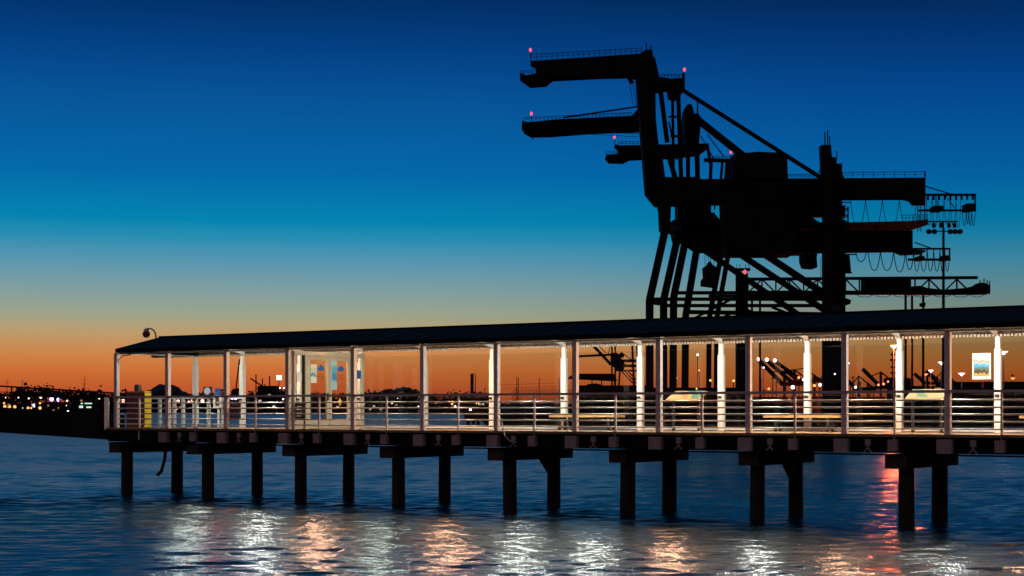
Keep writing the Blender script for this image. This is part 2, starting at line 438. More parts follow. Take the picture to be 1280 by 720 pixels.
MB().tube([W(tr0, PR, ZT + .01), W(t1, PR, ZT + .01)], .035, 6).build('ridge_cap', M['roof'], canopy)
# ceiling panels with ribs just below the roof
ce = MB(); n = int((t1 - tr0) / .15)
for side in (0, 1):
    pe = PE + .07 if side == 0 else PE2 - .07
    vs = []; fs = []
    for i in range(n + 1):
        ta = tr0 + .1 + (t1 - tr0 - .1) * i / n; dz = .02 * (i % 2)
        vs += [W(ta, pe, zt - .08 - dz), W(ta, PR, ZT - .08 - dz)]
        if i: fs.append([2 * i - 2, 2 * i, 2 * i + 1, 2 * i - 1])
    ce.add(vs, fs)
ce.build('ceiling_panel', M['ceiling'], canopy)
eb = MB(); eb.pbox(t_end - .06, t1, PN - .07, PN + .07, ZE - .02, ZE + .028); eb.build('eave_beam', M['white'], canopy)
eb = MB(); eb.pbox(T(190, PF), t1, PF - .04, PF + .08, ZE + .02, ZE + .13); eb.build('eave_beam', M['cap'], canopy)
eb = MB(); eb.pbox(t_end - .04, t_end + .06, PN + .1, PF - .1, ZE - .0, ZE + .08); eb.build('end_beam', M['white'], canopy)
rb = MB(); x = T(190, PF) + .1
while x < t1:                                     # ribbed edge of the ceiling sheets
    rb.pbox(x, x + .055, PF - .085, PF - .045, ZE - .01, ZE + .055); x += .098
rb.build('ribbed_trim', M['ceiling'], canopy)
def column(t, p, mt, half, top, nm='column', base=ZD):
    m_ = MB(); m_.pbox(t - half, t + half, p - half, p + half, base, top)
    return m_.build(nm, mt, canopy)
for t in posts: column(t, PN, M['post'], .068, ZE - .02, base=1.95)
column(t_end, PN, M['post'], .068, ZE - .02, base=1.9)
far_inv = [1 / (531 - XV) - .0950e-4 * k for k in range(-3, 9)]
fposts = [T(244.5, PF)] + [T(1 / v + XV, PF) for v in far_inv]
for i, t in enumerate(fposts):
    c = column(t, PF, M['white'], .058, ZE - .01)
    s = MB().pbox(t - .08, t + .08, PF - .08, PF + .08, ZD, ZE - .33); s.build('column_sleeve', M['white'], canopy)
    MB().pbox(t - .05, t + .05, PF - .13, PF - .085, ZD + .93, ZD + 1.0).build('hook', M['black'], canopy)
for t in posts[::1]:
    MB().beam(W(t, PN, ZE + .06), W(t, PR, ZT - .2), .06, .1).build('rafter', M['white'], canopy)
    MB().beam(W(t, PF, ZE + .06), W(t, PR, ZT - .2), .06, .1).build('rafter', M['white'], canopy)
# curved knee brace at the end
MB().tube([W(t_end + .05, PN, ZE - .35), W(t_end + .12, PN, ZE - .18), W(t_end + .3, PN, ZE - .07), W(t_end + .7, PN, ZE - .04)], .02, 6).build('knee_brace', M['post'], canopy)

# ------------------------------------------------------------------ lamps under the roof
EMW = emit('lamp_white', (.97, 1, .88), 290); EMO = emit('lamp_orange', (1, .56, .32), 360); EMD = emit('lamp_dim_white', (.88, 1, .84), 150)
EMW2 = emit('lamp_strong_white', (.97, 1, .90), 400); EMO2 = emit('lamp_strong_orange', (1, .56, .32), 520)
lx = [(235, EMD, 'dim white'), (320, EMW, 'white'), (395, EMO, 'orange'), (470, EMD, 'dim white'), (555, EMO, 'orange'), (650, EMW, 'white'), (740, EMW, 'white'),
      (840, EMO, 'orange'), (945, EMW2, 'white'), (1060, EMO2, 'orange'), (1190, EMW2, 'white'), (1325, EMO2, 'orange')]
redl = thing('exit_lamp', W(T(266, 40.2), 40.2, 5.0), 'small red lamp hung under the pier roof near the left end', 'lamp')
t = T(266, 40.2); MB().pbox(t - .1, t + .1, 40.16, 40.24, 4.93, 5.04).build('lens', emit('glow_red_lens', (1, .05, .04), 60), redl)
MB().pbox(t - .12, t + .12, 40.14, 40.26, 5.043, 5.12).build('housing', M['housing'], redl)
ordn = ['first', 'second', 'third', 'fourth', 'fifth', 'sixth', 'seventh', 'eighth', 'ninth', 'tenth', 'eleventh', 'twelfth']
for i, (x, e, cn) in enumerate(lx):
    t = T(x, 40.4); c = W(t, 40.4, 4.99)
    o = thing('ceiling_lamp', c, f'small {cn} box lamp under the pier roof, {ordn[i]} from the left end', 'lamp', 'lamps along the pier roof')
    MB().pbox(t - .26, t + .26, 40.27, 40.53, 5.06, 5.14).build('housing', M['housing'], o)
    MB().pbox(t - .22, t + .22, 40.30, 40.50, 4.96, 5.057).build('diffuser', e, o)
    br = MB().beam(W(t, 40.26, 5.10), W(t, PN + .05, ZE + .035), .04, .03)
    br.pbox(t - .16, t + .16, PN - .12, PN - .073, ZE - .005, ZE + .035); br.build('bracket', M['white'], o)

# ------------------------------------------------------------------ near railing
rail = thing('railing', W(T(640, PN), PN, ZD), 'horizontal tube railing with brown handrail along the near edge of the pier', 'railing')
MB().pbox(t_end - .1, t_right, PN - .10, PN - .02 + .05, ZR - .065, ZR).build('handrail', M['handrail'], rail)
for j in range(5):
    z = ZD + .13 + j * .175
    MB().tube([W(t_end, PN + .0, z), W(t_right, PN + .0, z)], .021, 8).build('rail_tube', M['rail'], rail)
for t in posts:
    a = t + step / 2
    MB().pbox(a - .022, a + .022, PN - .085, PN - .025, 1.95, ZR - .066).build('baluster', M['post'], rail)
for a in (t_end + .95, t_end + .5 * 2.64 * .0 + 1.6):
    pass
MB().pbox(T(176, PN) - .03, T(176, PN) + .03, PN - .09, PN - .03, 1.9, ZR - .066).build('baluster', M['post'], rail)

# far side railing at the open end and kick rail along the glass
frl = thing('far_railing', W(T(300, PF), PF, ZD), 'white framed low railing on the far side of the open pier end', 'railing')
tl, tr = T(165, PF), T(306, PF)
MB().pbox(tl, tr, PF - .03, PF + .03, ZD + 1.0, ZD + 1.06).build('handrail', M['white'], frl)
MB().pbox(tl, tr, PF - .02, PF + .02, ZD + .06, ZD + .11).build('bottom_rail', M['white'], frl)
for x in (166, 200, 218, 229, 261, 279):
    a = T(x, PF); MB().pbox(a - .05, a + .05, PF - .05, PF + .05, ZD, ZD + 1.12).build('railing_post', M['white'], frl)

# ------------------------------------------------------------------ glass windscreen on the far side
ws = thing('windscreen', W(T(860, PF), PF, ZD), 'clear glass windscreen between the white columns on the far side of the pier', 'windscreen')
for i in range(3, len(fposts) - 1):
    a, b = fposts[i] + .083, fposts[i + 1] - .083
    MB().pbox(a, b, PF - .006, PF + .006, ZD + .10, ZE - .14).build('glass_pane', M['glass'], ws)
    MB().pbox(a, b, PF - .03, PF + .03, ZD + .03, ZD + .098).build('bottom_frame', M['white'], ws)

# ------------------------------------------------------------------ crosswise door screen
ds_t = T(360, PN) + .12
ds = thing('door_screen', W(ds_t, 40.9, ZD), 'cream framed glass screen with double doors across the pier', 'door screen')
def D(p0, p1, z0, z1, th=.05, off=0): return MB().pbox(ds_t - th + off, ds_t + th + off, p0, p1, z0, z1)
D(PN + .1, PF - .1, ZE - .18, ZE - .05, .07).build('top_rail', M['cream'], ds)
D(PN + .1, PN + .18, ZD, ZE - .18).build('frame_post', M['cream'], ds)
D(PN + .62, PN + .76, ZD, ZE - .18).build('frame_post', M['cream'], ds)
D(PN + .56, PN + .615, ZD + .1, ZE - .18, .04).build('frame_post', M['black'], ds)
D(PF - .22, PF - .12, ZD, ZE - .18).build('frame_post', M['cream'], ds)
D(PF - .80, PF - .66, ZD, ZE - .18).build('frame_post', M['cream'], ds)
D(PN + .18, PN + .56, ZD + .02, ZD + .28, .03).build('kick_panel', M['cream'], ds)
D(PF - .66, PF - .22, ZD + .02, ZD + .28, .03).build('kick_panel', M['cream'], ds)
D(PN + .18, PN + .56, ZD + .28, ZE - .18, .006).build('side_pane', M['glass'], ds)
D(PF - .66, PF - .22, ZD + .28, ZE - .18, .006).build('side_pane', M['glass'], ds)
a, b = PN + .77, PF - .81; mid = (a + b) / 2
for (q0, q1) in ((a, mid - .01), (mid + .01, b)):
    d = MB(); zb, zc = ZD + .03, ZE - .2
    for (c0, c1, e0, e1) in ((q0, q0 + .11, zb, zc), (q1 - .11, q1, zb, zc), (q0 + .11, q1 - .11, zb, zb + .26), (q0 + .11, q1 - .11, zc - .12, zc)):
        d.pbox(ds_t - .03, ds_t + .03, c0, c1, e0, e1)
    do = d.build('door', M['cream'], ds)
    MB().pbox(ds_t - .005, ds_t + .005, q0 + .112, q1 - .112, zb + .262, zc - .122).build('door_pane', M['glass'], do)
    MB().pbox(ds_t + .03, ds_t + .07, q1 - .10, q1 - .07, ZD + .9, ZD + 1.15).build('handle', M['black'], do)
def notice(p0, p1, z0, z1, m_, nm, lab, cat='notice'):
    o = MB().pbox(ds_t + .012, ds_t + .022, p0, p1, z0, z1).build(nm, m_)
    tag(o, lab, cat)
notice(a + .14, a + .42, ZD + 1.45, ZD + 2.05, M['doorposter'], 'notice', 'white and blue printed notice stuck on the left glass door')
notice(mid + .13, mid + .38, ZD + 1.25, ZD + 2.2, M['doorblue'], 'poster', 'tall pale blue poster stuck on the right glass door', 'poster')
notice(PF - .58, PF - .26, ZD + 1.62, ZD + 1.9, M['bluesign'], 'blue_sign', 'small blue rectangular sign on the glass right of the doors', 'sign')
notice(PN + .26, PN + .46, ZD + 1.5, ZD + 1.78, M['paper'], 'paper_notice', 'small white paper on the narrow pane left of the doors')
# oval blue logos and pink lettering lines on the doors
for k, (q, w_) in enumerate(((a + .62, .34), (mid + .56, .34))):
    lg = MB(); pts = []
    for i in range(20):
        an = 2 * PI * i / 20; pts.append((q + math.cos(an) * w_ / 2, ZD + 1.92 + math.sin(an) * .075))
    lg.add([W(ds_t + .024, p, z) for p, z in pts] + [W(ds_t + .03, p, z) for p, z in pts],
           [list(range(20)), [i + 20 for i in range(20)][::-1]] + [[i, (i + 1) % 20, (i + 1) % 20 + 20, i + 20] for i in range(20)])
    lg.pbox(ds_t + .024, ds_t + .03, q - .05, q + .05, ZD + 1.98, ZD + 2.03)
    o = lg.build('door_logo', M['bluesign'])
    tag(o, f'dark blue oval logo decal on the {"left" if k == 0 else "right"} glass door', 'decal')
    tx = MB()
    for r_ in range(3):
        x0 = q - .12
        for j in range(6):
            ww = random.uniform(.02, .05); tx.pbox(ds_t + .024, ds_t + .028, x0, x0 + ww, ZD + 1.72 - r_ * .07, ZD + 1.74 - r_ * .07); x0 += ww + .012
    tx.build('lettering', M['cont_red'], o)
dm = MB(); q = mid + .52
dm.add([W(ds_t + .024, q - .1, ZD + .86), W(ds_t + .024, q, ZD + .72), W(ds_t + .024, q + .1, ZD + .86), W(ds_t + .024, q, ZD + 1.0),
        W(ds_t + .03, q - .1, ZD + .86), W(ds_t + .03, q, ZD + .72), W(ds_t + .03, q + .1, ZD + .86), W(ds_t + .03, q, ZD + 1.0)],
       [[0, 1, 2, 3], [7, 6, 5, 4], [0, 1, 5, 4], [1, 2, 6, 5], [2, 3, 7, 6], [3, 0, 4, 7]])
tag(dm.build('warning_diamond', M['yellow']), 'small yellow diamond sign low on the right glass door', 'sign')

# ------------------------------------------------------------------ things on the pier
def bench(x0, x1, label):
    p0 = 42.15; a, b = T(x0, p0), T(x1, p0)
    o = thing('bench', W((a + b) / 2, p0 + .2, ZD), label, 'bench', 'benches on the pier')
    for j in range(3): MB().pbox(a, b, p0 + j * .15, p0 + j * .15 + .13, ZD + .38, ZD + .47).build('seat_slat', M['wood'], o)
    for q in (a + .35, b - .35):
        l_ = MB().pbox(q - .04, q + .04, p0 + .03, p0 + .09, ZD, ZD + .378); l_.pbox(q - .04, q + .04, p0 + .33, p0 + .39, ZD, ZD + .378); l_.pbox(q - .035, q + .035, p0 + .092, p0 + .328, ZD + .3, ZD + .377)
        l_.build('leg', M['black'], o)
bench(686, 772, 'slatted wooden bench on the pier, nearest to the glass doors')
bench(954, 1049, 'slatted wooden bench on the pier between the two slanted info panels')
bench(1274, 1370, 'slatted wooden bench at the right edge of the picture')
def panel(x0, x1, mt, label):
    p0 = 41.7; a, b = T(x0, p0), T(x1, p0)
    o = thing('info_panel', W((a + b) / 2, p0 + .2, ZD), label, 'info panel', 'slanted info panels on the pier')
    def slab(z_off, th, inset, ya=0):
        m_ = MB(); zl, zh = 3.13, 3.37; d0, d1 = p0 + inset, p0 + .55 - inset
        zl += (zh - zl) * inset / .55; 
        m_.hexa([W(a + inset, d0, zl + z_off), W(b - inset, d0, zl + z_off), W(b - inset, d1, zh + z_off), W(a + inset, d1, zh + z_off),
                 W(a + inset, d0, zl + z_off + th), W(b - inset, d0, zl + z_off + th), W(b - inset, d1, zh + z_off + th), W(a + inset, d1, zh + z_off + th)])
        return m_
    slab(0, .05, 0).build('frame', M['wood'], o); slab(.053, .006, .04).build('printed_face', mt, o)
    for q in (a + .12, b - .12): MB().pbox(q - .035, q + .035, p0 + .22, p0 + .29, ZD, 3.24).build('leg', M['black'], o)
panel(832, 873, M['map'], 'slanted info panel with a yellow and green map, left one on the pier')
panel(1131, 1178, M['map2'], 'slanted info panel with pale green and cream print, right one on the pier')
# poster on the glass
pa, pb = T(1215.5, PF - .05), T(1238.5, PF - .05)
po = thing('framed_poster', W((pa + pb) / 2, PF - .06, 4.0), 'white framed landscape poster on the glass at the right end', 'poster')
MB().pbox(pa, pb, PF - .06, PF - .03, 3.68, 4.36).build('frame', M['paper'], po)
MB().pbox(pa + .04, pb - .04, PF - .066, PF - .061, 3.76, 4.24).build('print', M['sunset'], po)
# yellow cabinet at the open end
ya, yb = T(158, 39.75), T(180, 39.75)
yc = thing('cabinet', W((ya + yb) / 2, 39.9, ZD), 'upright yellow cabinet, its shaded front coloured maroon, with a black cap at the open pier end', 'cabinet')
MB().pbox(ya, yb, 39.75, 40.08, ZD, ZD + 1.2).build('body', M['cabinet_shade'], yc)
yside = MB().pbox(yb + .002, yb + .03, 39.76, 40.06, ZD + .30, ZD + .98); yside.pbox(yb + .002, yb + .03, 39.76, 40.06, ZD + 1.0, ZD + 1.18); yside.pbox(yb + .002, yb + .03, 39.76, 40.06, ZD + .02, ZD + .27)
yside.build('side_panel', M['yellow'], yc)
MB().pbox(ya + .02, yb - .0, 39.78, 40.06, ZD + 1.2, ZD + 1.24).build('lid', M['yellow'], yc)
tm = (ya + yb) / 2; MB().tube([W(tm - .05, 39.92, ZD + 1.24), W(tm - .05, 39.92, ZD + 1.42), W(tm - .05, 39.92, ZD + 1.47)], .13, 12, .10).build('cap', M['black'], yc)
# brown boards behind the near rail
for (x0, x1, lab) in ((285, 302, 'brown slatted board hung behind the railing left of the glass doors'), (364, 383, 'brown slatted board hung behind the railing in front of the glass doors')):
    a, b = T(x0, 39.3), T(x1, 39.3); o = thing('rail_board', W((a + b) / 2, 39.3, ZD + .5), lab, 'board', 'brown boards on the railing')
    for j in range(5): MB().pbox(a, b, 39.24, 39.28, ZD + .32 + j * .1, ZD + .405 + j * .1).build('slat', M['brown'], o)
    for q in (a + .06, b - .1): MB().pbox(q, q + .04, 39.285, 39.31, ZD + .3, ZD + .84).build('backing', M['black'], o)
# blue round sign and framed notice on the far rail
a = T(260, 42.5); sg = thing('round_sign', W(a, 42.5, ZD), 'blue round-topped sign on a grey stand at the far railing', 'sign')
MB().pbox(a - .035, a + .035, 42.5, 42.57, ZD, ZD + 1.1).build('stand', M['housing'], sg)
m_ = MB().pbox(a - .20, a + .20, 42.47, 42.5, ZD + 1.04, ZD + 1.42); m_.build('backing', M['black'], sg)
m_ = MB(); pts = [(a + .155 * math.cos(i * PI / 8), ZD + 1.27 + .13 * math.sin(i * PI / 8)) for i in range(16)]
m_.add([W(p, 42.455, z) for p, z in pts] + [W(p, 42.468, z) for p, z in pts], [list(range(16)), [i + 16 for i in range(16)][::-1]] + [[i, (i + 1) % 16, (i + 1) % 16 + 16, i + 16] for i in range(16)])
m_.build('sign_face', emit('blue_sign_glow', (.04, .22, .7), .22), sg)  # sign face given a weak emission of its own
MB().pbox(a - .08, a + .08, 42.445, 42.453, ZD + 1.26, ZD + 1.30).build('sign_bar', M['paper'], sg)
a = T(273, 42.5); nb = thing('notice_board', W(a, 42.5, ZD), 'small cream framed notice box beside the blue round sign', 'notice')
f_ = MB()
for (q0, q1, e0, e1) in ((-.17, -.11, .68, 1.12), (.11, .17, .68, 1.12), (-.11, .11, .68, .74), (-.11, .11, 1.06, 1.12)): f_.pbox(a + q0, a + q1, 42.42, 42.48, ZD + e0, ZD + e1)
f_.build('frame', M['white'], nb); MB().pbox(a - .11, a + .11, 42.46, 42.475, ZD + .74, ZD + 1.06).build('face', M['brown'], nb)
MB().pbox(a - .1, a + .1, 42.44, 42.5, ZD + 1.122, ZD + 1.36).build('blue_top', M['bluesign'], nb)
MB().pbox(a - .03, a + .03, 42.482, 42.53, ZD, ZD + 1.1).build('stand', M['white'], nb)
# gooseneck dome camera on the roof end
tg = T(195, PR)
gz = thing('dome_camera', W(tg, PR, ZT), 'round dome camera on a curved gooseneck arm above the left roof end', 'camera')
MB().tube([W(tg, PR, ZT - .02), W(tg - .02, PR, ZT + .12), W(tg - .10, PR, ZT + .24), W(tg - .24, PR, ZT + .31), W(tg - .42, PR, ZT + .32), W(tg - .52, PR, ZT + .30)], .028, 8).build('arm', M['post'], gz, True)
MB().ball(W(tg - .48, PR, ZT + .13), .135, 14, 9).build('dome', mat('dome_plastic', (.12, .03, .03), .25), gz, True)
MB().tube([W(tg - .48, PR, ZT + .22), W(tg - .48, PR, ZT + .30)], .09, 12).build('collar', M['post'], gz)

# ------------------------------------------------------------------ gangway at the left
dg = W(t_end, 40, 0).y
def G(x, y, dy=0): return Q(x, y, dg) + Vector((0, dy, 0))
gw = thing('gangway', G(136, 545), 'dark inclined gangway with open handrail joining the left end of the pier', 'gangway')
for dy, nm in ((0, 'side_girder'), (1.7, 'side_girder')):
    m_ = MB(); m_.hexa([G(-160, 530, dy), G(141, 550, dy), G(141, 550, dy + .12), G(-160, 530, dy + .12), G(-160, 500, dy), G(141, 519, dy), G(141, 519, dy + .12), G(-160, 500, dy + .12)]); m_.build(nm, M['fascia'], gw)
m_ = MB(); m_.hexa([G(-160, 526, .12), G(141, 546, .12), G(141, 546, 1.7), G(-160, 526, 1.7), G(-160, 522, .12), G(141, 542, .12), G(141, 542, 1.7), G(-160, 522, 1.7)]); m_.build('walkway', M['deck'], gw)
for dy in (0, 1.7):
    MB().beam(G(-160, 473, dy), G(146, 491.5, dy), .05, .05).build('handrail', M['fascia'], gw)
    MB().beam(G(-160, 484, dy), G(146, 501, dy), .03, .03).build('mid_rail', M['fascia'], gw)
    for k in range(-4, 5):
        x = 120 + k * 31 if k <= 0 else None
        if x is None: continue
        yy = 491.5 - (146 - x) * .0605
        MB().beam(G(x, yy, dy), G(x, yy + 34, dy), .05, .05).build('railing_post', M['fascia'], gw)
m_ = MB().beam(G(134, 497, -.05), G(134, 537, -.05), .14, .14)
tag(m_.build('gate_post', M['post']), 'pale mauve gate post where the gangway meets the pier', 'post')
# spotlights etc end ------------------------------------------------

# ------------------------------------------------------------------ far land
def land(name, pts_x0, pts_x1, d, depth, ybase, amp, m_, seed, step_px=4):
    """low uneven strip of land, ybase(x) gives its top row"""
    rnd = random.Random(seed); m = MB(); xs = []
    x = pts_x0
    while x <= pts_x1: xs.append(x); x += step_px
    n = len(xs); vs = []
    rows = [(0, 0.0), (.15, .55), (.35, .85), (.6, 1.0), (1, .6)]
    for (fd, fh) in rows:
        for x in xs:
            base = Q(x, ybase(x), d); h = base.z * fh * (1 + rnd.uniform(-amp, amp)) if fh else -.5
            vs.append(Vector((base.x * (1 + fd * depth / d), d + depth * fd, h)))
    fs = [[r * n + i, r * n + i + 1, (r + 1) * n + i + 1, (r + 1) * n + i] for r in range(len(rows) - 1) for i in range(n - 1)]
    m.add(vs, fs); return tag(m.build(name, m_, None, True), kind='structure')
def gauss(x, c, s): return math.exp(-((x - c) / s) ** 2)
land('hills', -900, 2200, 5200, 1500, lambda x: 502 + 1.2 * math.sin(x * .31) + .9 * math.sin(x * .83 + 1) - 20 * gauss(x, 497, 32) - 7 * gauss(x, 462, 22) - 8 * gauss(x, 520, 18) - 17 * gauss(x, 198, 20) - 12 * gauss(x, 214, 20) - 10 * gauss(x, 232, 22) - 9 * gauss(x, 165, 26) - 4 * gauss(x, 340, 60), .03, M['hill'], 3)
land('far_shore', -900, 1000, 1750, 500, lambda x: 506, .12, M['shore'], 5, 6)
# tree masses on the far shore
rnd = random.Random(11); m_ = MB()
def clump(m, x, y, d, r):
    c = Q(x, y, d)
    for k in range(26):
        v = Vector((rnd.gauss(0, .5), rnd.gauss(0, .5), rnd.gauss(0, .4))) * r
        a = c + v; s_ = r * rnd.uniform(.12, .3)
        u = Vector((rnd.uniform(-1, 1), rnd.uniform(-1, 1), rnd.uniform(-1, 1))).normalized() * s_
        w_ = u.orthogonal().normalized() * s_
        q = u.cross(w_).normalized() * s_
        m.add([a - u, a + w_, a + u, a - w_, a + q], [[0, 1, 4], [1, 2, 4], [2, 3, 4], [3, 0, 4], [0, 3, 2, 1]])
x = -60
while x < 620:
    top = 497 + rnd.uniform(-3, 5) - 7 * gauss(x, 60, 60) - 5 * gauss(x, 350, 30)
    for yy in (top, top + 6): clump(m_, x + rnd.uniform(-2, 2), yy, 1720 + rnd.uniform(-30, 60), rnd.uniform(4, 8))
    x += 3.2
tag(m_.build('far_woods', M['leaf']), 'dark band of trees along the far shore', 'woods', kind='stuff')

# buildings far off
def building(x0, x1, y0, d, label, lit=0, group=None, em='dimwhite', y1=514, roof=True, name='waterfront_building'):
    a, b = Q(x0, y0, d), Q(x1, y1, d); z0 = .3 if d > 1000 else 2.4
    o = thing(name, Vector(((a.x + b.x) / 2, d + 8, z0)), label, 'building', group)
    wd = b.x - a.x
    MB().box(a.x, b.x, d, d + 16, z0, a.z).build('wall', M['bldg'], o)
    if roof: MB().box(a.x - .4, b.x + .4, d - .4, d + 16.4, a.z + .003, a.z + .5).build('roof', M['roof'], o)
    for k in range(lit):
        wx = rnd.uniform(a.x + wd * .05, b.x - wd * .12); wz = z0 + (a.z - z0) * rnd.choice([.25, .45, .65, .82])
        MB().box(wx, wx + 2.4, d - .25, d - .1, wz, wz + 1.6).build('lit_window', EM[em], o)
    return o
bx = -20
i = 0
while bx < 600:
    w_ = rnd.uniform(12, 30)
    building(bx, bx + w_, rnd.uniform(497, 505), 1650 + (i % 3) * 22, 'low dark building on the far shore with a few lit windows', rnd.choice([0, 1, 2, 2, 3]), 'dark buildings along the far shore', rnd.choice(['dimwhite', 'dimorange', 'dimorange']))
    bx += w_ + rnd.uniform(3, 16); i += 1
ob = building(97, 117, 503, 1500, 'bright greenish lit hall on the far shore under the gangway rail')
for (x0, x1, y0, y1) in ((99, 104, 507, 510), (101, 115, 503.6, 505), (108, 114, 508, 510)):
    a, b = Q(x0, y0, 1499.5), Q(x1, y1, 1499.5); MB().box(a.x, b.x, 1499.3, 1499.9, b.z, a.z).build('lit_window', EM['green'], ob)
ob = building(322, 345, 483, 1400, 'dark ship-like block with masts on the far shore left of the doors', 3, None, 'dimwhite')
for x, y in ((320, 468), (328, 473), (337, 470), (331, 480)):
    MB().beam(Q(x, 500, 1405), Q(x, y, 1405), .9, .9).build('mast', M['bldg'], ob)
MB().beam(Q(313, 473, 1405), Q(330, 484, 1405), 1.2, 1.2).build('derrick', M['bldg'], ob)
wb = thing('lit_billboard', Q(348.5, 484, 1300), 'bright white square billboard left of the glass doors', 'billboard')
a, b = Q(345.5, 469, 1300), Q(352, 475, 1300)
MB().box(a.x, b.x, 1300, 1301, b.z, a.z).build('panel', emit('billboard_glow', (1, .95, .9), 1.6), wb)
MB().beam(Q(348.5, 475.2, 1300.5), Q(348.5, 514, 1300.5), .6, .6).build('post', M['bldg'], wb)
fc = thing('lattice_crane', Q(296, 500, 1300), 'thin leaning crane jib far behind the pier between two posts', 'crane')
MB().beam(Q(294.5, 490, 1300), Q(299.5, 449, 1300), 1.0, 1.0).build('jib', M['crane'], fc)
MB().poly([(288, 496), (290, 487), (298, 485), (304, 492), (304, 498)], 1298, 4).build('base', M['crane'], fc)
for x, y0 in ((9, 474), (28, 473), (105, 476), (106, 470)):
    pl = MB().tube([Q(x, 500, 1700), Q(x, y0, 1700)], .35, 6, .15); pl.beam(Q(x - 3, y0 + 4, 1700), Q(x + 3, y0 + 4, 1700), .3, .3)
    tag(pl.build('radio_mast', M['crane']), f'thin mast with a crossbar on the far left skyline, near {"the left edge" if x < 40 else "the pier end"}' , 'mast', 'masts on the far left skyline')
# nav dolphin
dl = thing('mooring_dolphin', Q(592, 530, 350), 'dark mooring dolphin with a ladder post standing in the water', 'mooring dolphin')
MB().poly([(581, 513), (602, 513), (602, 524), (598, 527), (584, 527), (580, 523)], 350, 4).build('platform', M['timber'], dl)
for x in (585, 592, 598): MB().tube([Q(x, 527, 352), Vector((Q(x, 0, 352).x, 352, -3))], .35, 8).build('pile', M['timber'], dl)
MB().poly([(588, 467), (592, 467), (592, 513), (588, 513)], 351, .8).build('post', M['timber'], dl)
m_ = MB()
for k in range(12): m_.beam(Q(592, 470 + k * 3.6, 351.3), Q(594.5, 470 + k * 3.6, 351.3), .08, .08)
m_.tube([Q(594.3, 513, 351.3), Q(594.6, 470, 351.3), Q(593.5, 467, 351.3), Q(591, 467.5, 351.3)], .09, 6); m_.build('ladder', M['timber'], dl)

# ------------------------------------------------------------------ wharf
m_ = MB(); m_.add([Vector(v) for v in ((-4.5, 300, -4), (700, 300, -4), (700, 4200, -4), (-90, 4200, -4), (-4.5, 300, 2.4), (700, 300, 2.4), (700, 4200, 2.4), (-90, 4200, 2.4))],
      [[0, 3, 2, 1], [4, 5, 6, 7], [0, 1, 5, 4], [1, 2, 6, 5], [2, 3, 7, 6], [3, 0, 4, 7]])
tag(m_.build('wharf', M['wharf']), kind='structure')
# fence on the wharf
fe = thing('security_fence', Q(660, 514, 330) , 'dark paling fence with tall posts on the wharf behind the pier', 'fence')
for x, y0 in ((606, 484), (624, 471), (646, 471), (648, 472), (674, 472), (699, 472), (716, 476)):
    MB().beam(Q(x, y0, 330), Vector((Q(x, 0, 330).x, 330, 2.4)), .14, .14).build('fence_post', M['crane'], fe)
m_ = MB()
for y in (479, 483): m_.beam(Q(606, y + 3, 330.1), Q(716, y - 1, 330.1), .05, .05)
for k in range(46):
    x = 640 + k * 1.7; m_.beam(Q(x, 486 + rnd.uniform(-2, 2), 330.1), Vector((Q(x, 0, 330).x, 330.1, 2.4)), .07, .07)
m_.beam(Q(606, 493, 330.1), Q(720, 492, 330.1), .1, .1)
m_.build('palings', M['crane'], fe)
ce_ = Q(655, 514, 345); m_ = MB()
# shed
sh = thing('open_shed', Vector((Q(746, 0, 420).x, 424, 2.4)), 'dark open shed with a pitched roof on posts beside the far crane', 'shed')
MB().poly([(710, 472), (718, 467), (767, 467), (771, 474), (771, 476), (711, 473)], 420, 9).build('roof', M['crane'], sh)
for x in (722, 740, 752, 768): MB().beam(Q(x, 474, 424), Vector((Q(x, 0, 424).x, 424, 2.4)), .25, .25).build('shed_post', M['crane'], sh)
tk = thing('parked_truck', Vector((Q(742, 0, 400).x, 402, 2.4)), 'dark truck parked under the open shed', 'truck')
MB().poly([(731, 484), (735, 480), (745, 479), (752, 481), (753, 508), (730, 508)], 400, 3).build('body', M['cont_dark'], tk)
for x in (735, 748): MB().tube([Q(x, 509, 399.8), Q(x, 509, 403)], .55, 12).build('wheel', M['black'], tk)
# containers
cgroup = 'shipping containers stacked on the wharf'
def container(x0, d, lvl, L_, red):
    X = Q(x0, 0, d).x; z = 2.4 + lvl * 2.65
    o = thing('shipping_container', Vector((X + L_ / 2, d + 1.2, z)),
              ('rust red shipping container lit by yard lamps on the wharf' if red else 'dark shipping container stacked on the unlit wharf behind the railing'), 'container', ('red ' if red else 'dark ') + cgroup)
    mt = M['cont_red'] if red else M['cont_dark']
    b_ = MB(); n = int(L_ / .6)
    b_.box(X, X + L_, d + .05, d + 2.4, z + .02, z + 2.6)
    for k in range(n): b_.box(X + k * .6 + .1, X + k * .6 + .4, d, d + .047, z + .15, z + 2.45)
    b_.build('body', mt, o); b2 = MB()
    for px_ in (X - .03, X + L_ - .12): b2.box(px_, px_ + .15, d - .04, d - .003, z + .02, z + 2.6)
    b2.build('corner_posts', mt, o)
for (x0, d, n, L_, red) in ((722, 430, 2, 12, 0), (790, 380, 2, 12, 0), (858, 400, 2, 12, 0), (925, 440, 1, 12, 0), (1060, 400, 1, 12, 0), (1125, 390, 2, 12, 0), (1196, 350, 2, 12, 0), (1270, 352, 2, 12, 0),
                            (880, 520, 2, 6, 1), (940, 560, 2, 12, 1), (990, 540, 2, 12, 1), (1062, 560, 2, 12, 1), (1110, 540, 1, 12, 1), (1230, 420, 3, 12, 0)):
    for l_ in range(n): container(x0 + l_ * 0, d, l_, L_, red)

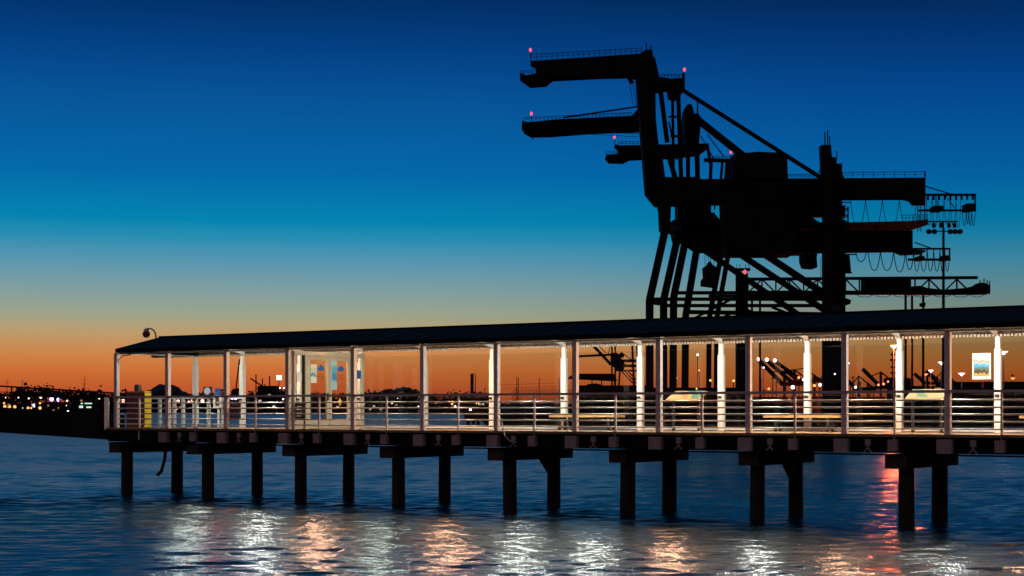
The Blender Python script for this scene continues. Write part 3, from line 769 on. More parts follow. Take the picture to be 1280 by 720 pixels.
# ------------------------------------------------------------------ cranes
def crane_light(par, x, y, d, r=.27):
    m_ = MB(); m_.ball(Q(x, y, d), r, 10, 8, 1.5); m_.build('warning_light', EM['red'], par, True)
def rails(par, x0, x1, ya, yb, d, h=6, stepx=6.0, depth=None):
    m_ = MB(); n = max(2, int(abs(x1 - x0) / stepx))
    for dd in (d, d + (depth or 3)):
        for k in range(n + 1):
            f_ = k / n; x = x0 + (x1 - x0) * f_; y = ya + (yb - ya) * f_
            m_.beam(Q(x, y, dd), Q(x, y - h, dd), .11, .11)
        m_.beam(Q(x0, ya - h, dd), Q(x1, yb - h, dd), .1, .1); m_.beam(Q(x0, ya - h * .5, dd), Q(x1, yb - h * .5, dd), .07, .07)
    m_.build('walkway_railing', M['crane'], par)
def pbeam(nm, par, a, b, d, wpx, depth=1.4, d2=None, m=None, taper=None):
    """steel box member between two photo points at distance d, wpx thick, depth metres deep"""
    A, B = Q(*a, d), Q(*b, d2 or d); s = wpx / F * d
    return MB().beam(A, B, depth, s, up=(Vector((B - A)).cross(Vector((0, 1, 0)))).normalized()).build(nm, m or M['crane'], par)
def festoon(par, xs, y, drops, d, r=.07):
    for i in range(len(xs) - 1):
        a, b = xs[i], xs[i + 1]; pts = []
        for k in range(11):
            u = k / 10; s = 1 - abs(2 * u - 1) ** 2.6
            pts.append(Q(a + (b - a) * u, y + drops[i % len(drops)] * s, d))
        MB().tube(pts, r, 5).build('festoon_cable', M['cable'], par)
def gnd(x, d): return (x, HY + (EYE - 2.4) * F / d)
C = M['crane']

# --- crane A, nearest
dA = 330
A = thing('harbour_crane', Vector((Q(930, 0, dA).x, dA + 8, 2.4)), 'tallest black container crane, its folded boom tip highest in the picture', 'crane', 'container cranes behind the pier')
for (xt, yt, xm, ym, dd) in ((833, 280, 812, 375, dA), (849, 288, 829.5, 375, dA + 16)):
    l_ = MB(); 
    for a, b in (((xt, yt), (xm, ym)), ((xm, ym), gnd(xm, dd))):
        P0, P1 = Q(*a, dd), Q(*b, dd); l_.beam(P0, P1, 1.5, 1.45, up=((P1 - P0).cross(Vector((0, 1, 0)))).normalized())
    l_.build('leg', C, A)
for dd, x in ((dA, 1034), (dA + 16, 1046)):
    pbeam('leg', A, (x, 205), gnd(x, dd), dd, 11.5, 1.6)
pbeam('sill_beam', A, (812, 374), (1034, 374), dA, 4, 1.3); pbeam('sill_beam', A, (829, 382), (1046, 382), dA + 16, 4, 1.3)
pbeam('portal_beam', A, (833, 283), (849, 286), dA + .5, 11, 1.6, dA + 15)
pbeam('portal_beam', A, (812, 376), (829.5, 378), dA + .8, 7, 1.4, dA + 15)
pbeam('portal_beam', A, (1034, 385), (1046, 386), dA + .9, 8, 1.4, dA + 15)
for dd, dx in ((dA + 4, 0), (dA + 11, 0)):
    m_ = MB(); m_.poly([(812, 224), (1140, 222), (1157, 222), (1157, 256), (1142, 256), (1138, 251), (1130, 249), (812, 251)], dd, 1.6); m_.build('main_girder', C, A)
rails(A, 1053, 1157, 222, 221, dA + 4, 6.5, 12, 8)
rails(A, 985, 1026, 222, 222, dA + 4, 4, 3, 8)
pbeam('end_frame', A, (1156, 214), (1156, 280), dA + 4, 1.2, .3)
# raised inner boom and folded outer boom
m_ = MB(); m_.poly([(796, 92), (819, 92), (820, 150), (828, 221), (870, 221), (870, 255), (839, 255), (838, 284), (829, 290), (826, 285), (825, 256), (820, 255), (808, 240), (803, 180)], dA + 5, 5); m_.build('raised_boom', C, A)
m_ = MB(); m_.poly([(663, 73), (664, 76), (800, 67), (807, 62), (815, 62), (818, 78), (820, 96), (803, 97), (786, 92.5), (692, 97), (689, 99), (683, 104), (663, 105.5), (657, 101), (650, 96), (650, 90), (652, 92), (658, 94), (671, 91), (670, 81), (664, 78)], dA + 5.5, 4)
m_.build('folded_boom', C, A)
pbeam('boom_stay', A, (784, 92), (790, 104), dA + 7, 5, 1)
for x in (787, 791): pbeam('hoist_rope', A, (x, 103), (x + 5, 134), dA + 7, .7, .12)
pbeam('hoist_rope', A, (692, 100), (786, 98), dA + 7, .6, .1)
rails(A, 664, 802, 75, 67, dA + 5.5, 7, 6.5, 4); rails(A, 650, 670, 94, 92, dA + 5.5, 5, 5, 4)
pbeam('mast', A, (808, 62), (808, 54), dA + 7, 1.2, .3); pbeam('mast', A, (813.5, 62), (813.5, 57), dA + 7, 1.2, .3)
pbeam('boom_strut', A, (816, 72), (823, 103), dA + 6, 5, .8); pbeam('boom_strut', A, (824, 100), (834, 178), dA + 6, 5.5, .8); pbeam('boom_strut', A, (835, 192), (845, 226), dA + 6, 6, .8)
crane_light(A, 663, 62.5, dA + 5); pbeam('mast', A, (663.5, 74), (663.5, 66), dA + 5, 1, .2)
# apex frame
m_ = MB(); m_.poly([(820, 97), (827, 96), (838, 98), (853, 97), (855, 112), (848, 117), (840, 114), (838, 104), (828, 106), (822, 106)], dA + 3, 9); m_.build('apex_frame', C, A)
for k, dd in ((0, dA + 3), (1, dA + 12)):
    pbeam('apex_leg', A, (840.5, 110), (842, 225), dd, 3.2, 1); pbeam('apex_leg', A, (847.5, 110), (851.5, 225), dd, 5, 1)
    pbeam('backstay', A, (854, 113), (1026, 222), dd, 4.4, .8)
pbeam('apex_tie', A, (838, 170), (858, 171), dA + 3, 3, .5); pbeam('apex_tie', A, (836, 146), (850, 146), dA + 3, 2.2, .5)
rails(A, 826, 853, 97, 97, dA + 3, 4, 4, 9)
pbeam('mast', A, (854.5, 113), (854.5, 91), dA + 4, 3, .5); crane_light(A, 855.5, 87, dA + 4)
# machinery house
m_ = MB(); m_.poly([(918, 192), (930, 191), (948, 189.5), (972, 190.5), (984, 193), (985, 223), (918, 223)], dA + 3, 11); m_.build('machinery_house', C, A)
m_ = MB(); m_.poly([(905, 251), (1000, 251), (1003, 262), (996, 280), (992, 318), (908, 318)], dA + 4, 8); m_.build('trolley_house', C, A)
m_ = MB(); m_.poly([(1000, 250), (1033, 250), (1033, 262), (1020, 261), (1012, 257), (1000, 258)], dA + 9, 2); m_.poly([(998, 258), (1004, 264), (1028, 280), (1028, 284), (998, 284)], dA + 9, 2); m_.build('trolley_frame', C, A)
# tower top on rear legs
m_ = MB(); m_.poly([(1027, 181), (1039, 181), (1040, 196), (1046, 197), (1046, 206), (1041, 207), (1042, 222), (1029, 222)], dA + 1, 3); m_.build('tower_head', C, A)
for x, y in ((1031, 165), (1034.5, 163), (1037, 170), (1046, 189)): pbeam('mast', A, (x, 182 if x < 1040 else 198), (x, y), dA + 2, 1.2, .25)
m_ = MB()
m_.beam(Q(1041, 206, dA + 1), Q(1055, 222, dA + 1), .25, .25); m_.beam(Q(1037, 208, dA + 1), Q(1051, 223, dA + 1), .25, .25)
for k in range(6):
    f_ = k / 5; m_.beam(Q(1041 + 14 * f_, 206 + 16 * f_, dA + 1), Q(1038 + 13 * f_, 209 + 14 * f_, dA + 1), .15, .15)
m_.beam(Q(1029, 207, dA + 1), Q(1021, 219, dA + 1), .2, .2); m_.beam(Q(1031, 210, dA + 1), Q(1024, 221, dA + 1), .2, .2); m_.build('access_stair', C, A)
# diagonal braces
for a, b, dd, wp in (((866, 303), (1002, 396), dA + .2, 6.5), ((925, 318), (1031, 388), dA + 16.2, 7), ((950, 314), (1042, 375), dA + .1, 8)):
    pbeam('diagonal_brace', A, a, b, dd, wp, 1.2)
m_ = MB(); m_.poly([(1003, 317), (1022, 317), (1021, 322), (1022, 334), (1018, 335), (1006, 334), (1003, 326)], dA + 6, 4); m_.build('operator_cab', C, A)
pbeam('hoist_rope', A, (1026, 322), (1026, 346), dA + 6, .6, .1)
m_ = MB(); m_.poly([(881, 333), (885, 331), (888, 326), (891, 331), (896, 334), (896, 345), (897, 352), (894, 358), (888, 357), (879, 356), (879, 349), (882, 345)], dA + 6, 5); m_.build('spreader', C, A)
for x in (881, 885, 888, 892): pbeam('hoist_rope', A, (x, 305), (x + .5, 333), dA + 6, .6, .1)
# rear festoon
festoon(A, [1063, 1082, 1103, 1124, 1146], 250, [33, 36, 36, 36], dA + 13)
pbeam('festoon_rail', A, (1040, 253), (1064, 253), dA + 13, 1.2, .3)
fr = MB()
for a, b, w_ in (((1150, 243.5), (1220, 243.5), .45), ((1148, 263), (1220, 263), .4), ((1219, 243), (1219, 263), .3), ((1170, 243), (1170, 263), .2), ((1157, 233), (1190, 243), .22), ((1182, 245), (1194, 261), .15)):
    fr.beam(Q(*a, dA + 8), Q(*b, dA + 8), w_, w_); fr.beam(Q(*a, dA + 12), Q(*b, dA + 12), w_, w_)
fr.poly([(1209, 254), (1218, 254), (1218, 263), (1209, 263)], dA + 8, 4); fr.poly([(1168, 257), (1180, 257), (1180, 263), (1168, 263)], dA + 8, 4)
fr.build('festoon_frame', C, A)
festoon(A, [1158, 1165, 1172.5, 1180, 1188, 1195, 1201], 246, [36, 38, 36, 34], dA + 10, .06)
festoon(A, [1203, 1208, 1211, 1214.5, 1219], 262, [20, 18, 20, 20], dA + 10, .07)
for k in range(9): pbeam('festoon_hanger', A, (1160 + k * 7, 245), (1160 + k * 7, 250), dA + 10, 2.4, .3)
ld = MB()
for k in range(13): ld.beam(Q(1147, 250 + k * 3, dA + 4), Q(1151, 250 + k * 3, dA + 4), .1, .1)
ld.beam(Q(1147, 250, dA + 4), Q(1147, 290, dA + 4), .12, .12); ld.beam(Q(1151, 250, dA + 4), Q(1151, 290, dA + 4), .12, .12); ld.build('ladder', C, A)
ld = MB(); 
for a, b in (((821, 257), (827, 283)), ((823, 256), (829, 281))): ld.beam(Q(*a, dA + 2), Q(*b, dA + 2), .15, .15)
for k in range(8): ld.beam(Q(821 + k * .8, 257 + k * 3.4, dA + 2), Q(823.5 + k * .8, 256.5 + k * 3.4, dA + 2), .1, .1)
ld.build('ladder', C, A)

# --- crane B
dB = 352
B = thing('harbour_crane', Vector((Q(950, 0, dB).x, dB + 8, 2.4)), 'black container crane with the second highest folded boom tip and a rust orange girder', 'crane', 'container cranes behind the pier')
for (xt, yt, xm, ym, dd) in ((859, 290, 842, 372, dB), (874, 292, 857, 395, dB + 16)):
    l_ = MB()
    for a, b in (((xt, yt), (xm, ym)), ((xm, ym), gnd(xm - 1, dd))):
        P0, P1 = Q(*a, dd), Q(*b, dd); l_.beam(P0, P1, 1.5, 1.45, up=((P1 - P0).cross(Vector((0, 1, 0)))).normalized())
    l_.build('leg', C, B)
for dd, x, y in ((dB, 1051, 275), (dB + 16, 1040, 290)): pbeam('leg', B, (x, y), gnd(x, dd), dd, 10, 1.6)
pbeam('sill_beam', B, (842, 366), (1051, 366), dB, 4, 1.3).hide_render = False
pbeam('sill_beam', B, (857, 390), (1040, 393), dB + 16, 5, 1.3)
pbeam('portal_beam', B, (859, 296), (874, 298), dB + .8, 10, 1.5, dB + 15)
pbeam('portal_beam', B, (1051, 380), (1040, 380), dB + .9, 10, 1.5, dB + 15)
m_ = MB(); m_.poly([(843, 278), (1055, 278), (1138, 276), (1160, 274), (1160, 281), (1138, 288), (1055, 289), (843, 289)], dB + 4, 1.4); m_.build('upper_girder', M['cranered'], B)
for dd in (dB + 2.6, dB + 11):
    m_ = MB(); m_.poly([(843, 289), (1141, 288), (1141, 312), (1160, 313), (1150, 318), (1127, 319), (1118, 315), (1000, 316.5), (870, 316), (846, 300)], dd, 1.3); m_.build('main_girder', C, B)
m_ = MB(); m_.poly([(848, 250), (865, 250), (865, 272), (868, 272), (868, 250), (889, 250), (889, 265), (905, 283), (905, 318), (868, 302), (845, 300), (842, 288), (834, 287), (841, 275), (848, 274)], dB + 4, 8); m_.build('hinge_frame', C, B)
rails(B, 1128, 1158, 276, 275, dB + 4, 7, 4, 4)
m_ = MB(); m_.poly([(801, 132), (819, 128), (820, 150), (828, 221), (850, 224), (850, 250), (812, 240), (803, 180)], dB + 5, 5); m_.build('raised_boom', C, B)
m_ = MB(); m_.poly([(652.5, 151), (660, 152.5), (695, 149), (790, 144.5), (796, 137), (800, 133), (806, 134), (806, 161), (800, 161.5), (740, 164), (690, 168), (664, 168.5), (656, 164), (652, 158)], dB + 5, 4); m_.build('folded_boom', C, B)
pbeam('boom_stay', B, (704, 147), (806, 132), dB + 6, 1.8, .4)
for x in (688, 706, 753, 775): pbeam('boom_bracket', B, (x, 165), (x, 170 - (x - 688) * .04), dB + 6, 2.4, .5)
pbeam('hoist_rope', B, (720, 167), (798, 171), dB + 6, .5, .1); pbeam('hoist_rope', B, (664, 168), (666.5, 175), dB + 6, .8, .1); pbeam('boom_rail', B, (760, 166), (803, 166.5), dB + 6, .9, .2)
rails(B, 655, 790, 151, 144.5, dB + 5, 4, 5, 4)
crane_light(B, 664.2, 142, dB + 5); pbeam('mast', B, (664.5, 153), (664.5, 145), dB + 5, .8, .2)
m_ = MB(); m_.poly([(856, 142), (857, 133), (860, 130), (864, 130), (866, 134), (868, 142), (872, 141), (876, 146), (876, 156), (874, 179), (857, 179), (856, 150)], dB + 4, 7); m_.build('apex_frame', C, B)
pbeam('mast', B, (872, 146), (872, 127), dB + 5, 1.6, .3)
for dd in (dB + 3, dB + 11): pbeam('backstay', B, (870, 148), (932, 197), dd, 8, 1.1)
for a, b, w_ in (((860, 178), (860, 226), 5), ((871, 178), (872, 226), 6), ((836, 152), (846, 200), 1.6)): pbeam('apex_strut', B, a, b, dB + 4, w_, .7)
m_ = MB(); m_.poly([(825, 176), (900, 178), (905, 250), (830, 250)], dB + 10, 2)
pbeam('brace', B, (985, 258), (1042, 292), dB + 4, 6, 1)
festoon(B, [1069.5, 1083], 315, [12], dB + 13, .10); festoon(B, [1085, 1100.5, 1117, 1132, 1142], 315, [23, 23, 25, 22], dB + 13, .10)
festoon(B, [1142, 1150, 1159, 1167, 1175, 1181, 1187], 312, [27, 27, 27, 27, 27], dB + 12, .09)
fr = MB()
for a, b, w_ in (((1140, 311), (1188, 311), .4), ((1135, 324.5), (1188, 324.5), .5), ((1187, 310), (1187, 325), .3), ((1152, 311), (1152, 325), .25), ((1143, 303), (1166, 311), .22)):
    fr.beam(Q(*a, dB + 9), Q(*b, dB + 9), w_, w_); fr.beam(Q(*a, dB + 13), Q(*b, dB + 13), w_, w_)
fr.poly([(1180, 319), (1187, 319), (1187, 325), (1180, 325)], dB + 9, 4); fr.poly([(1148, 320), (1156, 320), (1156, 325), (1148, 325)], dB + 9, 4); fr.build('festoon_frame', C, B)
st = MB()
for k in range(6):
    st.beam(Q(1052, 258 + k * 8, dB), Q(1060, 262 + k * 8, dB), .2, .2); st.beam(Q(1060, 262 + k * 8, dB), Q(1052, 266 + k * 8, dB), .2, .2)
st.beam(Q(1060, 258, dB), Q(1060, 300, dB), .3, .3); st.poly([(1056, 318), (1062, 318), (1064, 340), (1056, 340)], dB, 2); st.beam(Q(1052, 341, dB), Q(1065, 341, dB), .3, .3); st.beam(Q(1057, 318, dB), Q(1071, 318, dB), .25, .25)
st.poly([(1056, 372), (1064, 375), (1063, 380), (1056, 382)], dB, 2); st.build('access_stair', C, B)

# --- crane C
dC = 385
Cc = thing('harbour_crane', Vector((Q(960, 0, dC).x, dC + 8, 2.4)), 'black container crane with the lowest and shortest folded boom tip', 'crane', 'container cranes behind the pier')
for (xt, xm, dd) in ((905, 886.5, dC), (913.5, 896, dC + 16)): 
    l_ = MB()
    for a, b in (((xt, 300), (xm, 398)), ((xm, 398), gnd(xm - 1, dd))):
        P0, P1 = Q(*a, dd), Q(*b, dd); l_.beam(P0, P1, 1.1, 1.1, up=((P1 - P0).cross(Vector((0, 1, 0)))).normalized())
    l_.build('leg', C, Cc)
for x, dd in ((1037, dC), (1052, dC + 16)): pbeam('leg', Cc, (x, 300), gnd(x, dd), dd, 7, 1.3)
m_ = MB(); m_.poly([(878, 250), (1030, 252), (1032, 285), (1020, 318), (880, 305)], dC + 2, 1); 
pbeam('main_girder', Cc, (908, 264), (1056, 264), dC + 4, 14, 1.5); pbeam('main_girder', Cc, (908, 265), (1056, 265), dC + 11, 14, 1.5)
m_ = MB(); m_.poly([(900, 283), (908, 266), (960, 268), (1020, 300), (1020, 316), (905, 316)], dC + 4, 8); m_.build('machinery_house', C, Cc)
m_ = MB(); m_.poly([(806, 182), (826, 180), (832, 224), (870, 226), (870, 250), (845, 250), (812, 244)], dC + 5, 5); m_.build('raised_boom', C, Cc)
m_ = MB(); m_.poly([(769, 180), (774, 181.5), (805, 181), (886, 179), (886, 184), (875, 192), (842, 196), (806, 197), (788, 198), (780, 202), (762, 201.5), (757, 196), (758, 193), (773, 192), (773, 185), (769, 182)], dC + 5, 4); m_.build('folded_boom', C, Cc)
rails(Cc, 773, 806, 181, 181, dC + 5, 4, 4.5, 4); rails(Cc, 758, 771, 193, 192, dC + 5, 3.5, 4, 4); pbeam('mast', Cc, (768.4, 182), (768.4, 174), dC + 5, .8, .2)
crane_light(Cc, 768, 171.5, dC + 5)
for a, b, w_ in (((884, 180), (888, 205), 3.5), ((880, 200), (914, 201), 4.5), ((889, 200), (888, 226), 4), ((903, 202), (901, 226), 3), ((909, 202), (907, 226), 4), ((912, 210), (920, 215), 1.5), ((913.5, 210), (913.5, 193), 1.2), ((876, 170), (892, 198), .6), ((884, 168), (905, 196), .6), ((901, 250), (901, 284), 3), ((894, 252), (893, 262), 1.5), ((889, 267), (903, 285), 7)):
    pbeam('apex_strut', Cc, a, b, dC + 4, w_, .8)
rails(Cc, 886, 912, 199, 199, dC + 4, 3.5, 4, 6); crane_light(Cc, 913.5, 190.5, dC + 4)
m_ = MB(); m_.poly([(868, 226), (880, 224), (920, 224), (920, 252), (868, 252)], dC + 3, 8); m_.build('winch_house', C, Cc)
for a, b in (((860, 402), (926, 368)), ((893, 402), (930, 384)), ((930, 384), (955, 402)), ((965, 384), (1010, 402))): pbeam('diagonal_brace', Cc, a, b, dC, 3, .9)
pbeam('sill_beam', Cc, (886, 370), (1037, 370), dC, 3, 1.0); pbeam('sill_beam', Cc, (896, 399), (1052, 402), dC + 16, 4, 1.0)
# stubby tower
m_ = MB(); m_.poly([(921, 341), (935, 341), (935, 520), (921, 520)], dC - 14, 2.2); m_.poly([(919, 335), (938, 335), (938, 338), (919, 338)], dC - 14, 2.6)
for x in (921, 925, 932, 936): m_.beam(Q(x, 335, dC - 13), Q(x, 330, dC - 13), .12, .12)
tw = m_.build('stair_tower', C, Cc); 
crane_light(Cc, 931, 340, dC - 15.2, .36)

# --- crane D, low lattice crane
dD = 430
Dd = thing('harbour_crane', Vector((Q(1080, 0, dD).x, dD + 8, 2.4)), 'low black lattice girder crane whose jib ends far to the right', 'crane', 'container cranes behind the pier')
for dd in (dD, dD + 7):
    m_ = MB(); xs = [935 + k * 17.4 for k in range(17)]
    m_.beam(Q(935, 349, dd), Q(1222, 347, dd), .6, .8); m_.beam(Q(935, 366, dd), Q(1222, 366, dd), .9, 1.1)
    for i in range(len(xs) - 1):
        m_.beam(Q(xs[i], 349, dd), Q(xs[i], 366, dd), .35, .35)
        if i % 2: m_.beam(Q(xs[i], 349, dd), Q(xs[i + 1], 366, dd), .35, .35)
        else: m_.beam(Q(xs[i], 366, dd), Q(xs[i + 1], 349, dd), .35, .35)
    m_.build('lattice_girder', C, Dd)
m_ = MB(); m_.poly([(1082, 347.5), (1139, 347), (1139, 367), (1082, 367)], dD + .6, 6); m_.build('machinery_house', C, Dd)
m_ = MB(); m_.poly([(1139, 358), (1150, 357), (1160, 360), (1180, 362), (1205, 360), (1220, 357), (1226, 353), (1233, 354), (1238, 357), (1238, 367), (1222, 367), (1139, 368)], dD + 1, 5); m_.build('jib_end', C, Dd)
for x, y in ((1230, 348), (1234, 350), (1225, 350), (1237, 351)): pbeam('mast', Dd, (x, 358), (x, y), dD + 2, 1, .3)
festoon(Dd, [1070, 1092, 1115, 1140, 1165, 1190, 1212, 1230], 368, [3.2], dD + 8, .08)
for x, dd in ((1132, dD), (1140, dD + 8), (1154, dD + 16), (940, dD), (950, dD + 12)): pbeam('leg', Dd, (x, 367), gnd(x, dd), dd, 2.4, .6)
pbeam('sill_beam', Dd, (935, 372), (1056, 372), dD, 2, .7)

# --- high mast with floodlights
dm_ = 250
fm = thing('floodlight_mast', Vector((Q(1179, 0, dm_).x, dm_ + 60, 2.4)), 'tall thin unlit floodlight mast standing right of the cranes', 'mast')
dm_ = 310
m_ = MB(); m_.tube([Vector((Q(1179.3, 0, dm_).x, dm_, 2.4)), Q(1179.3, 285, dm_)], .34, 10, .22); m_.build('pole', C, fm)
m_ = MB()
m_.beam(Q(1158, 289, dm_), Q(1201, 289, dm_), .25, .2); m_.beam(Q(1160, 277, dm_), Q(1197, 277, dm_), .3, .25); m_.beam(Q(1179, 277, dm_), Q(1179, 292, dm_), .25, .25)
m_.build('crossarm', C, fm)
for x in (1161, 1168, 1188, 1194, 1200): MB().ball(Q(x, 289.5, dm_ - .2), .55, 10, 7, .9).build('lamp_head', C, fm)
for x in (1165, 1174, 1184, 1191): MB().poly([(x, 279), (x + 4, 278), (x + 5, 284), (x + 1, 285)], dm_, .4).build('lamp_head', C, fm)
sp_ = thing('signal_post', Vector((Q(1153.5, 0, 320).x, 320, 2.4)), 'slim dark signal post rising just above the roof under the lattice crane', 'post')
MB().tube([Vector((Q(1153.5, 0, 320).x, 320, 2.4)), Q(1153.5, 368, 320)], .2, 8, .14).build('pole', C, sp_)
m_ = MB(); m_.poly([(1150, 379), (1157, 378), (1157, 382), (1150, 383)], 319.8, .5); m_.beam(Q(1150.5, 383, 320), Q(1156.5, 383, 320), .2, .2); m_.build('lamp_box', C, sp_)

# --- distant crane E left of the legs
dE = 720
E = thing('harbour_crane', Vector((Q(780, 0, dE).x, dE, 2.4)), 'distant small black container crane seen through the glass left of the big legs', 'crane', 'container cranes behind the pier')
def eb_(nm, a, b, w_): pbeam(nm, E, a, b, dE, w_, 1.6)
eb_('boom', (721, 445.5), (772, 443), 2.8)
eb_('backstay', (734, 424), (764, 456), 3.6)
for x in (765, 769): eb_('leg', (x, 425), (x, 517), 2)
eb_('leg', (775.5, 455), (771, 517), 2); eb_('leg', (790, 425), (794, 517), 2.4); eb_('leg', (796, 425), (800, 517), 2.4)
eb_('main_girder', (766, 451), (803, 451), 3.5); eb_('main_girder', (764, 457), (803, 457.5), 3.2); eb_('portal_beam', (770, 463), (800, 463.5), 2)
for k in range(3): eb_('diagonal_brace', (776 + k * 4, 463), (796 + k * 4, 484), 1.3)
m_ = MB(); m_.poly([(764, 441), (772, 441), (775, 446), (782, 456), (780, 462), (772, 462), (764, 455)], dE, 6); m_.build('machinery_house', C, E)
m_ = MB(); m_.poly([(773, 443), (777, 440), (781, 443), (779, 447), (774, 447)], dE, 4); m_.build('winch_house', C, E)
eb_('stay_cable', (747, 431), (757, 441), .8); eb_('stay_cable', (764, 430), (760, 443), .8); eb_('stay_cable', (780, 443), (790, 450), .8)

# yard lamp pole near the shed and distant raised-boom cranes
def raised_crane(tip, foot, d, lab, red=True, lit=True):
    X = Q(foot[0], 0, d).x
    o = thing('raised_boom_crane', Vector((X, d, 2.4)), lab, 'crane', 'far cranes with raised booms')
    m_ = M['crane']
    for k in (0, 7):
        MB().beam(Q(*tip, d + k), Q(*foot, d + k), 1.2, 2.2).build('boom', m_, o)
    for dx in (3, 15):
        for k in (0, 10): MB().beam(Q(foot[0] + dx, foot[1] - 8, d + k), Vector((Q(foot[0] + dx, 0, d + k).x, d + k, 2.4)), 1.3, 1.3).build('leg', M['cont_red'] if red else m_, o)
    MB().beam(Q(foot[0] - 2, foot[1], d + 5), Q(foot[0] + 24, foot[1], d + 5), 8, 2).build('main_girder', M['cont_red'] if red else m_, o)
    MB().beam(Q(foot[0] + 3, foot[1] - 16, d + 5), Q(foot[0] + 3, foot[1], d + 5), 2, 1.2).build('apex', m_, o)
    MB().beam(Q(foot[0] + 3, foot[1] - 16, d + 5), Q(foot[0] + 22, foot[1] - 1, d + 5), .8, .8).build('backstay', m_, o)
    MB().beam(Q(foot[0] + 3, foot[1] - 16, d + 5), Q((foot[0] + tip[0]) / 2, (foot[1] + tip[1]) / 2, d + 5), .6, .6).build('boom_stay', m_, o)
    if lit: MB().ball(Q(tip[0], tip[1] - 1, d - 1), .9).build('tip_light', EM['pink'], o)
raised_crane((948.5, 450), (978, 480), 900, 'far crane with a lit raised boom, leftmost of the row of three')
raised_crane((958.5, 450.5), (990, 478), 960, 'far crane with a lit raised boom, middle one of the row of three')
raised_crane((968.5, 451.5), (1003, 476), 1020, 'far crane with a lit raised boom, rightmost of the row of three')
raised_crane((1078, 461), (1098, 481), 1000, 'far crane with an unlit raised boom right of the thick crane leg', True, False)
raised_crane((1143, 467), (1156, 479), 1100, 'far crane with a short raised boom behind the right info panel', False, False)
raised_crane((1160, 467), (1175, 481), 1140, 'far crane with a short raised boom left of the tall mast foot', False, False)
raised_crane((1016, 470), (1032, 479), 1100, 'far crane with a low boom just left of the thick crane leg', True, False)
raised_crane((1060, 476), (1070, 486), 1050, 'far crane with a low boom just right of the thick crane leg', False, False)
for k in range(26):
    x = rnd.choice([rnd.uniform(938, 1030), rnd.uniform(938, 1030), rnd.uniform(1056, 1128), rnd.uniform(1200, 1280)])
    d = rnd.uniform(480, 900); y0 = rnd.uniform(466, 488)
    o = thing('wharf_pole', Vector((Q(x, 0, d).x, d, 2.4)), 'thin dark pole among the yard lamps on the container wharf', 'pole', 'thin poles on the container wharf')
    MB().tube([Vector((Q(x, 0, d).x, d, 2.4)), Q(x, y0, d)], .28, 6, .16).build('shaft', C, o)
    MB().beam(Q(x - 2, y0 + 2, d), Q(x + 2, y0 + 2, d), .3, .25).build('crossarm', C, o)
# ship behind column
sp = thing('moored_ship', Vector((Q(1122, 0, 800).x, 806, 2.4)), 'dark moored ship with antenna mast behind a white column', 'ship')
MB().poly([(1092, 486), (1142, 486), (1142, 474), (1134, 472), (1112, 472), (1110, 481), (1092, 483)], 800, 12).build('hull', C, sp)
MB().beam(Q(1116.5, 475, 804), Q(1116.5, 440, 804), 1.0, 1.0).build('mast', C, sp)
for y, w_ in ((443, 3), (450, 4), (459, 3), (466, 3)): MB().beam(Q(1116.5 - w_, y, 804), Q(1116.5 + w_, y, 804), .7, 1.0).build('crosstree', C, sp)
building(1195, 1300, 479, 600, 'long low dark warehouse behind the poster at the right end', 3, None, 'dimorange', name='warehouse')
building(1120, 1182, 484, 640, 'low dark warehouse behind the right info panel', 2, None, 'dimorange', name='warehouse')
building(722, 815, 483, 760, 'low dark warehouse behind the open shed', 0, None, name='warehouse')
building(815, 935, 486, 700, 'low dark warehouse behind the big crane legs', 3, None, 'dimorange', name='warehouse')

# ------------------------------------------------------------------ lamps far away
def street_lamp(x, y, d, em, r, lab, group=None, pole=True, wide=1.0):
    ground = 2.4 if x > 604 else .6
    X = Q(x, y, d).x; z = Q(x, y, d).z
    o = thing('street_lamp', Vector((X, d, ground)), lab, 'street lamp', group)
    m_ = MB(); m_.ball(Q(x, y, d), r, 8, 6); m_.build('lamp_head', EM[em], o, True)
    if pole and z - r * .9 > ground + .2: MB().tube([Vector((X, d + r, ground)), Vector((X, d + r, z))], max(.09, r * .18), 6).build('pole', C, o)
def flood(x, y, d, em, r, lab):
    o = thing('flood_lamp', Vector((Q(x, y, d).x, d, 2.4)), lab, 'street lamp', 'tall yard lamps at the right')
    c = Q(x, y, d); m_ = MB()
    m_.tube([c + Vector((0, 0, .3 * r)), c, c + Vector((0, 0, -.7 * r))], r * 1.5, 12, r * .25); m_.build('lamp_head', EM[em], o)
    MB().tube([Vector((c.x, d, 2.4)), c + Vector((0, 0, -.7 * r))], .16, 8, .1).build('pole', M['housing'], o)
flood(1176.5, 453.5, 420, 'pink', .55, 'tall pinkish yard lamp just left of a railing column at the right')
flood(1163.5, 463.5, 480, 'pink', .50, 'middle of three pinkish yard lamps stepping down to the left')
flood(1157.5, 468, 540, 'orange', .50, 'lowest and leftmost of three yard lamps stepping down to the left')
flood(1202, 467.5, 430, 'pink', .60, 'pinkish yard lamp left of the framed poster')
flood(1254.5, 440.5, 360, 'pink', .62, 'tallest white yard lamp right of the last white column')
flood(1266, 473, 520, 'orange', .55, 'small orange yard lamp near the right edge')
flood(1117, 433, 450, 'redflood', .40, 'bright reddish orange yard lamp beside a white column')
